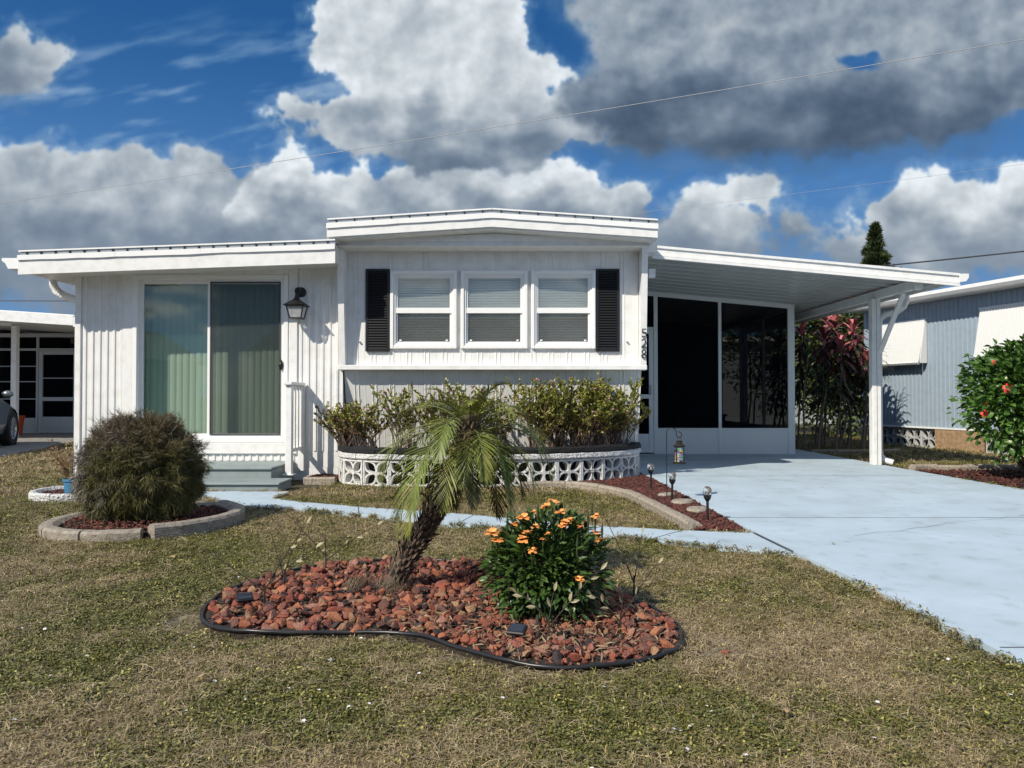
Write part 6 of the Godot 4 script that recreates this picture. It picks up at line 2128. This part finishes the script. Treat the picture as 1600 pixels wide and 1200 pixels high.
	for i in 5200:
		var u := pow(rnd.randf(), 0.8)
		var y := lerpf(6.45, 1.2, u)
		var a := rr(0, TAU)
		var spread := (0.02 + 2.1 * pow(u, 1.05)) * (0.62 + 0.42 * sin(y * 7.0 + a * 2.0) * sin(a * 3.0 + y * 2.0) + 0.25 * sin(y * 13.0 + a))
		var r := spread * pow(rnd.randf(), 0.5)
		var d := Vector3(cos(a), rr(0.3, 1.3), sin(a))
		lw.append(look(Vector3(cos(a) * r, y, sin(a) * r), d, rr(0, TAU), rr(0.45, 1.05)))
		lt.append(Color(0.03, 0.052, 0.016).lerp(Color(0.055, 0.07, 0.02), rnd.randf()) * rr(0.7, 1.3))
	var sprig := nb()
	for k in 5:
		var d := Vector3(sin(k * 2.4) * 0.5, cos(k * 2.4) * 0.5, 1.0).normalized()
		sprig.blade(PackedVector3Array([Vector3.ZERO, d * 0.12, d * 0.22]), PackedFloat32Array([0.012, 0.02, 0.0]), d.cross(Vector3(0.3, 1, 0)).normalized())
	scatter(cf, "crown", sprig.mesh(), M.leaf, lw, lt)
	# pale house beyond the porch
	var fh := thing("pale_house", "pale lap sided house seen through the porch screens behind the plants", "house")
	sheets(fh, 0.0, 2.6, 0.0, 6.0, 0.20, "lap", M.pale_siding, Transform3D(Basis(Vector3.UP, Vector3(-1, 0, 0), Vector3(0, 0, 1)), P(12.2, 0.3, 27.0)), "siding_board")
	box_part(fh, "wall_core", P(6.2, 0.0, 33.0), P(12.2, 2.9, 27.01), M.pale_siding, 0.0)
	var fr := nb()
	slab(fr, 5.9, 3.05, 12.5, 3.05, 0.16, 26.7, 33.3)
	part(fh, "roof", fr, M.trim)
	box_part(fh, "skirting", P(6.2, 0.0, 27.0), P(12.2, 0.29, 26.97), M.pale_siding)
	# blue pot in a small white ring at the left corner of the home
	var pot := thing("flower_pot", "blue glazed flower pot with a dry twiggy plant left of the round bush", "pot", P(-4.22, 0.02, 7.42))
	var pb := nb(Color(0.055, 0.20, 0.36))
	pb.lathe(PackedVector2Array([Vector2(0.0, 0.0), Vector2(0.072, 0.0), Vector2(0.085, 0.13), Vector2(0.095, 0.14), Vector2(0.097, 0.165), Vector2(0.086, 0.165), Vector2(0.08, 0.14), Vector2(0.0, 0.138)]), 22)
	part(pot, "pot", pb, mat("glaze", Color.WHITE, 0.35))
	var pt := nb()
	var pw: Array = []
	var pc: Array = []
	for i in 40:
		var a := rr(0, TAU)
		var r := rr(0.05, 0.26)
		var p0 := Vector3(cos(a) * 0.03, 0.13, sin(a) * 0.03)
		var p1 := Vector3(cos(a) * r - 0.04, rr(0.24, 0.56), sin(a) * r)
		pt.col = Color(0.22, 0.11, 0.06) * rr(0.6, 1.4)
		pt.tube(PackedVector3Array([p0, p0.lerp(p1, 0.5) + Vector3(0, 0.03, 0), p1]), PackedFloat32Array([0.0035, 0.0025, 0.001]), 4, false)
		for k in 9:
			var p := p0.lerp(p1, rr(0.3, 1.0)) + Vector3(rr(-1, 1), rr(-1, 1), rr(-1, 1)) * 0.02
			pw.append(look(p, Vector3(rr(-1, 1), rr(-0.5, 1), rr(-1, 1)), rr(-1, 1), rr(0.6, 1.2)))
			pc.append(Color(0.11, 0.12, 0.03).lerp(Color(0.26, 0.13, 0.06), smoothstep(0.2, 0.36, p.y + rr(-0.08, 0.08))) * rr(0.6, 1.3))
	part(pot, "twigs", pt, M.twig)
	scatter(pot, "leaves", leaf_mesh(0.03, 0.012), M.leaf, pw, pc)
	var pr := thing("pot_ring", "small white ring of curb stones around the blue flower pot", "curb ring")
	var rp := PackedVector2Array()
	for i in 11:
		var a := -PI * 0.9 + i * TAU / 10.0
		rp.append(Vector2(-4.28 + 0.33 * cos(a), 7.52 + 0.36 * sin(a)))
	curb(pr, rp, 0.44, 0.08, 0.075, M.cap_white, 0.006)
	var pp := PackedVector2Array()
	for i in 16:
		pp.append(Vector2(-4.28 + 0.28 * cos(i * TAU / 16), 7.52 + 0.31 * sin(i * TAU / 16)))
	flat("mulch_ground", pp, 0.03, 0.05, M.soil)
	chips(500, pp, 0.028, "pot_mulch", 0.010, 0.024, [Color(0.13, 0.04, 0.03), Color(0.085, 0.03, 0.025)], 0.0, "red mulch in the small ring under the blue flower pot")


func cable(called: String, label: String, a: Vector3, b: Vector3, sag: float, r: float, m: Material) -> void:
	var pts := PackedVector3Array()
	for i in 25:
		var u := i / 24.0
		pts.append(a.lerp(b, u) - Vector3(0, sag * 4.0 * u * (1.0 - u), 0))
	var w := nb()
	w.tube(pts, PackedFloat32Array([r]), 5)
	solo(called, w, m, label, "cable", "overhead cables")


func build_cables() -> void:
	var pale := mat("pale_wire", Color(0.33, 0.34, 0.36), 0.6)
	var dark := mat("dark_wire", Color(0.03, 0.03, 0.035), 0.6)
	cable("overhead_cable", "long pale overhead cable crossing the big grey cloud above the home", P(28.0, 10.9, 14.4), P(-38.0, 9.5, 40.0), 0.35, 0.011, pale)
	cable("overhead_cable", "thin pale overhead cable low over the carport roof, left end behind the home", P(26.0, 8.9, 20.6), P(-14.0, 7.9, 38.0), 0.25, 0.005, pale)
	cable("overhead_cable", "dark thick overhead cable sagging past the conifer to behind the carport", P(14.2, 3.55, 8.0), P(2.6, 5.35, 31.0), 0.25, 0.017, dark)
	cable("overhead_cable", "dark overhead cable above the house at the far left", P(-30.0, 4.38, 26.0), P(-9.0, 4.30, 26.5), 0.08, 0.016, dark)


func build_street_behind() -> void:
	# the other side of the road, which the glass reflects
	var wall := mat("opposite_wall", Color(0.30, 0.33, 0.30), 0.8)
	var tile := mat("opposite_roof", Color(0.16, 0.15, 0.14), 0.9)
	var n := 0
	for x in [-22.0, -4.5, 12.0]:
		var t := thing("opposite_house", ["low green house across the road, behind the viewer, leftmost", "low green house across the road, straight behind the viewer", "low green house across the road, behind the viewer, rightmost"][n], "house", P(x, 0, -17.0), PI)
		n += 1
		box_part(t, "wall", Vector3(-6, 0, -4), Vector3(6, 2.6, 4), wall)
		var r := nb()
		r.prism(PackedVector2Array([Vector2(-6.4, 2.6), Vector2(6.4, 2.6), Vector2(4.8, 3.9), Vector2(-4.0, 4.2)]), 8.6, Transform3D(Basis(), Vector3(0, 0, 4.3)))
		part(t, "roof", r, tile)
		for k in [-3.5, 0.5, 3.5]:
			box_part(t, "window", Vector3(k - 0.6, 0.9, 4.0), Vector3(k + 0.6, 2.0, 4.03), M.black_paint)


func build_lawn() -> void:
	var no_grass: Array = [drive_poly, path_poly, mulch_poly, pad_poly, right_mulch, Geometry2D.offset_polygon(bed_poly, 0.02)[0]]
	var ring := PackedVector2Array()
	for i in 20:
		ring.append(Vector2(-2.77 + 0.66 * cos(i * TAU / 20), 5.92 + 0.74 * sin(i * TAU / 20)))
	no_grass.append(ring)
	no_grass.append(PackedVector2Array([Vector2(-4.1, 7.74), Vector2(-2.25, 7.74), Vector2(-1.97, 8.60), Vector2(-1.97, 30), Vector2(-5.16, 30), Vector2(-5.16, 9.06), Vector2(-4.1, 9.06)]))
	var pl := PackedVector2Array(planter_path)
	pl.append_array(PackedVector2Array([Vector2(1.56, 30), Vector2(-2.02, 30)]))
	no_grass.append(pl)
	var pot := PackedVector2Array()
	for i in 14:
		pot.append(Vector2(-4.28 + 0.36 * cos(i * TAU / 14), 7.52 + 0.39 * sin(i * TAU / 14)))
	no_grass.append(pot)
	# shapes: a tuft of blades, a lying straw, a weed with small round leaves
	var tufts: Array = []
	for v in 4:
		var b := nb()
		for k in 8:
			var a := k * 2.4 + v * 0.9
			var d := Vector3(cos(a), 0, sin(a))
			var l := 0.020 + 0.022 * ((k * 7 + v * 3) % 5) / 4.0
			var lie := 0.45 + 0.55 * ((k * 5 + v) % 4) / 3.0
			b.col = Color(1, 1, 1) * (0.6 + 0.2 * (k % 4))
			var off := Vector3(cos(a * 1.7), 0, sin(a * 1.7)) * 0.010
			var p1 := off + d * l * 0.5 * lie + Vector3(0, l * (1.0 - lie * 0.7), 0)
			var p2 := off + d * l * lie * 1.2 + Vector3(d.z * 0.006, l * (1.15 - lie * 1.0), d.x * 0.006)
			b.blade(PackedVector3Array([off, p1, p2]), PackedFloat32Array([0.0012, 0.0015, 0.0]), Vector3(-d.z, 0.2, d.x).normalized())
		tufts.append(b.mesh())
	var weeds: Array = []
	for v in 4:
		var b := nb()
		for k in 7:
			var a := k * 2.4 + v * 1.1
			var d := Vector3(cos(a), 0.55 * sin(k * 1.9 + v), sin(a)).normalized()
			var c := Vector3(d.x, 0, d.z) * (0.004 + 0.0045 * ((k * 3 + v) % 4)) + Vector3(0, 0.006 + 0.0065 * ((k * 5 + v) % 4), 0)
			var s := Vector3(-d.z, 0.35 * cos(k * 2.7 + v), d.x).normalized()
			var z := 0.58 + 0.13 * ((k + v) % 4)
			b.col = Color(1, 1, 1) * (0.65 + 0.17 * (k % 4))
			b.blade(PackedVector3Array([c, c + d * 0.004 * z, c + d * 0.009 * z, c + d * 0.0125 * z]), PackedFloat32Array([0.001, 0.0036 * z, 0.0034 * z, 0.0]), s)
		weeds.append(b.mesh())
	var straw := nb()
	for k in 3:
		var a := k * 1.15
		var d := Vector3(cos(a), 0, sin(a))
		var o := Vector3(sin(k * 2.0), 0, cos(k * 3.0)) * 0.012
		straw.blade(PackedVector3Array([o - d * 0.032, o + Vector3(0.003, 0.007, 0), o + d * 0.036 + Vector3(0, 0.003, 0.006)]), PackedFloat32Array([0.0007, 0.0010, 0.0003]), Vector3(-d.z, 0, d.x))
	var put := {}
	for key in ["tuft0", "tuft1", "tuft2", "tuft3", "weed0", "weed1", "weed2", "weed3", "straw"]:
		put[key] = [[], []]
	var petals: Array = []
	# bands of distance: near, far, tufts per square metre, size
	for band in [[1.75, 2.6, 14000, 0.80], [2.6, 3.6, 11000, 0.82], [3.6, 5.2, 6500, 0.9], [5.2, 7.5, 3000, 1.1], [7.5, 11.0, 1000, 1.7], [11.0, 20.0, 330, 2.4]]:
		var w0: float = -0.72 * band[1] - 0.1
		var w1: float = 0.72 * band[1] + 0.1
		var n := int((w1 - w0) * (band[1] - band[0]) * band[2])
		for i in n:
			var d := rr(band[0], band[1])
			var x := rr(w0, w1)
			if absf(x) > 0.71 * d + 0.12:
				continue
			var p := Vector2(x, d)
			var out := false
			for q in no_grass:
				if Geometry2D.is_point_in_polygon(p, q):
					out = true
					break
			if out:
				continue
			var k := dryness(x, d)
			var worn := bare(x, d) if d < 4.8 and absf(x) < 1.9 and d > 2.4 else 0.0
			var mow := 0.5 + 0.5 * fine.get_noise_2d(x * 7.0, d * 7.0)
			if rnd.randf() > 0.50 + 1.0 * mow:
				continue
			sow(put, petals, x, d, k, worn, band[3] * (0.7 + 0.6 * mow), 0.0)
	# grass that leans over the edges of the concrete and the bed
	for line in [drive_poly, path_poly]:
		for i in line.size():
			var a: Vector2 = line[i]
			var c: Vector2 = line[(i + 1) % line.size()]
			if a.y > 9.0 or c.y > 9.0 or a.y < 1.5 or c.y < 1.5 or (a.x > 1.6 and c.x > 1.6 and a.y > 4.6 and a.x < 2.0):
				continue
			for j in int(a.distance_to(c) * 150.0):
				var p := a.lerp(c, rnd.randf()) + Vector2(rr(-0.03, 0.012), rr(-0.03, 0.012)) * (1.0 if line == drive_poly else 0.8)
				if fine.get_noise_2d(p.x * 4.0, p.y * 4.0) > -0.12:
					sow(put, petals, p.x, p.y, dryness(p.x, p.y), 0.0, rr(1.0, 1.5), 0.022)
	var labels := {"tuft": "olive and straw coloured lawn grass", "weed": "small round leaved green weeds in the lawn", "straw": "dry straw lying in the lawn"}
	for key in put:
		var shape: Mesh = straw.mesh() if key == "straw" else (tufts[int(key[4])] if key.begins_with("tuft") else weeds[int(key[4])])
		var kind: String = key.rstrip("0123456789")
		var o := scatter(self, {"tuft": "grass", "weed": "lawn_weeds", "straw": "dry_grass"}[kind], shape, M.leaf, put[key][0], put[key][1])
		tag(o, labels[kind], "grass")
	var fb := nb(Color(0.72, 0.70, 0.72))
	for k in 5:
		var a := k * TAU / 5
		fb.blade(PackedVector3Array([Vector3.ZERO, Vector3(cos(a) * 0.004, 0.001, sin(a) * 0.004), Vector3(cos(a) * 0.0075, 0, sin(a) * 0.0075)]), PackedFloat32Array([0.001, 0.003, 0.001]), Vector3(-sin(a), 0, cos(a)))
	tag(scatter(self, "white_flowers", fb.mesh(), M.petal, petals), "tiny white flowers scattered in the lawn weeds", "flowers")
	# stray fallen leaves
	for q in [[0.83, 2.33, "tan fallen leaf on the lawn at the lower right"], [-1.05, 2.62, "pale fallen leaf on the lawn in the left foreground"], [-2.0, 4.55, "yellow fallen leaf on the lawn before the bush ring"], [2.05, 4.92, "small brown leaf on the pale blue driveway"]]:
		var b := nb(Color(0.36, 0.25, 0.13))
		b.blade(PackedVector3Array([Vector3(-0.018, 0.004, 0), Vector3(-0.006, 0.010, 0.004), Vector3(0.010, 0.012, 0.002), Vector3(0.024, 0.008, 0)]), PackedFloat32Array([0.001, 0.011, 0.010, 0.0]), Vector3(0, 0.25, 1).normalized())
		var o := solo("fallen_leaf", b, M.leaf, q[2], "leaf", "fallen leaves")
		o.position = P(q[0], 0.032 if q[0] > 1.7 else 0.02, q[1])
		o.rotation.y = q[0] * 5.0


func sow(put: Dictionary, petals: Array, x: float, d: float, k: float, worn: float, s: float, lift: float) -> void:
	var y := 0.014 * soft.get_noise_2d(x * 1.1, d * 1.1) - 0.012 if absf(x) < 10.0 and d < 16.0 else -0.012
	y = maxf(y, lift - 0.012) if lift > 0.0 else y
	s *= rr(0.75, 1.25)
	var at := P(x, y, d)
	var roll := rnd.randf()
	var weedy := lerpf(0.22, 0.78, smoothstep(0.62, 0.25, k)) * (1.0 if d < 4.5 else 0.55)
	if roll < weedy * 0.66:
		if rnd.randf() < worn:
			return
		var key := "weed%d" % (rnd.randi() % 4)
		put[key][0].append(Transform3D(Basis.from_euler(Vector3(rr(-0.5, 0.5), rr(0, TAU), rr(-0.5, 0.5))).scaled(Vector3.ONE * s), at))
		var c := Color(0.185, 0.178, 0.034).lerp(Color(0.082, 0.098, 0.018), rnd.randf())
		c = c.lerp(Color(0.24, 0.18, 0.08), smoothstep(0.25, 0.75, k + rr(-0.3, 0.3)))
		if rnd.randf() < 0.10:
			c = Color(0.36, 0.33, 0.09)
		put[key][1].append(c * rr(0.55, 1.35))
		if d < 4.2 and k < 0.5 and rnd.randf() < 0.0035:
			petals.append(Transform3D(Basis.from_euler(Vector3(rr(-0.5, 0.5), rr(0, TAU), 0)).scaled(Vector3.ONE * rr(0.6, 1.1)), at + Vector3(0, 0.028, 0)))
	elif roll < weedy * 0.66 + 0.05 + 0.24 * k:
		put["straw"][0].append(Transform3D(Basis.from_euler(Vector3(rr(-0.25, 0.25), rr(0, TAU), rr(-0.25, 0.25))).scaled(Vector3.ONE * s), at + Vector3(0, rr(0.002, 0.018), 0)))
		put["straw"][1].append(Color(0.56, 0.45, 0.27).lerp(Color(0.28, 0.20, 0.11), rnd.randf()) * rr(0.6, 1.25))
	else:
		if rnd.randf() < worn * 1.1:
			return
		var key := "tuft%d" % (rnd.randi() % 4)
		put[key][0].append(Transform3D(Basis.from_euler(Vector3(rr(-0.35, 0.35), rr(0, TAU), rr(-0.35, 0.35))).scaled(Vector3(s, s * rr(0.45, 1.05), s)), at))
		var c := Color(0.175, 0.165, 0.034).lerp(Color(0.37, 0.28, 0.145), smoothstep(0.2, 0.9, k + rr(-0.35, 0.35)))
		put[key][1].append(c * rr(0.5, 1.35))


func _ready() -> void:
	set_noises()
	setup_view()
	make_materials()
	build_setting()
	build_home()
	build_carport()
	build_porch()
	build_right_house()
	build_left_house()
	build_street_behind()
	build_planter()
	build_lava_bed()
	build_palm()
	build_bushes()
	build_beds()
	build_plants_around()
	build_car()
	build_cables()
	build_lawn()
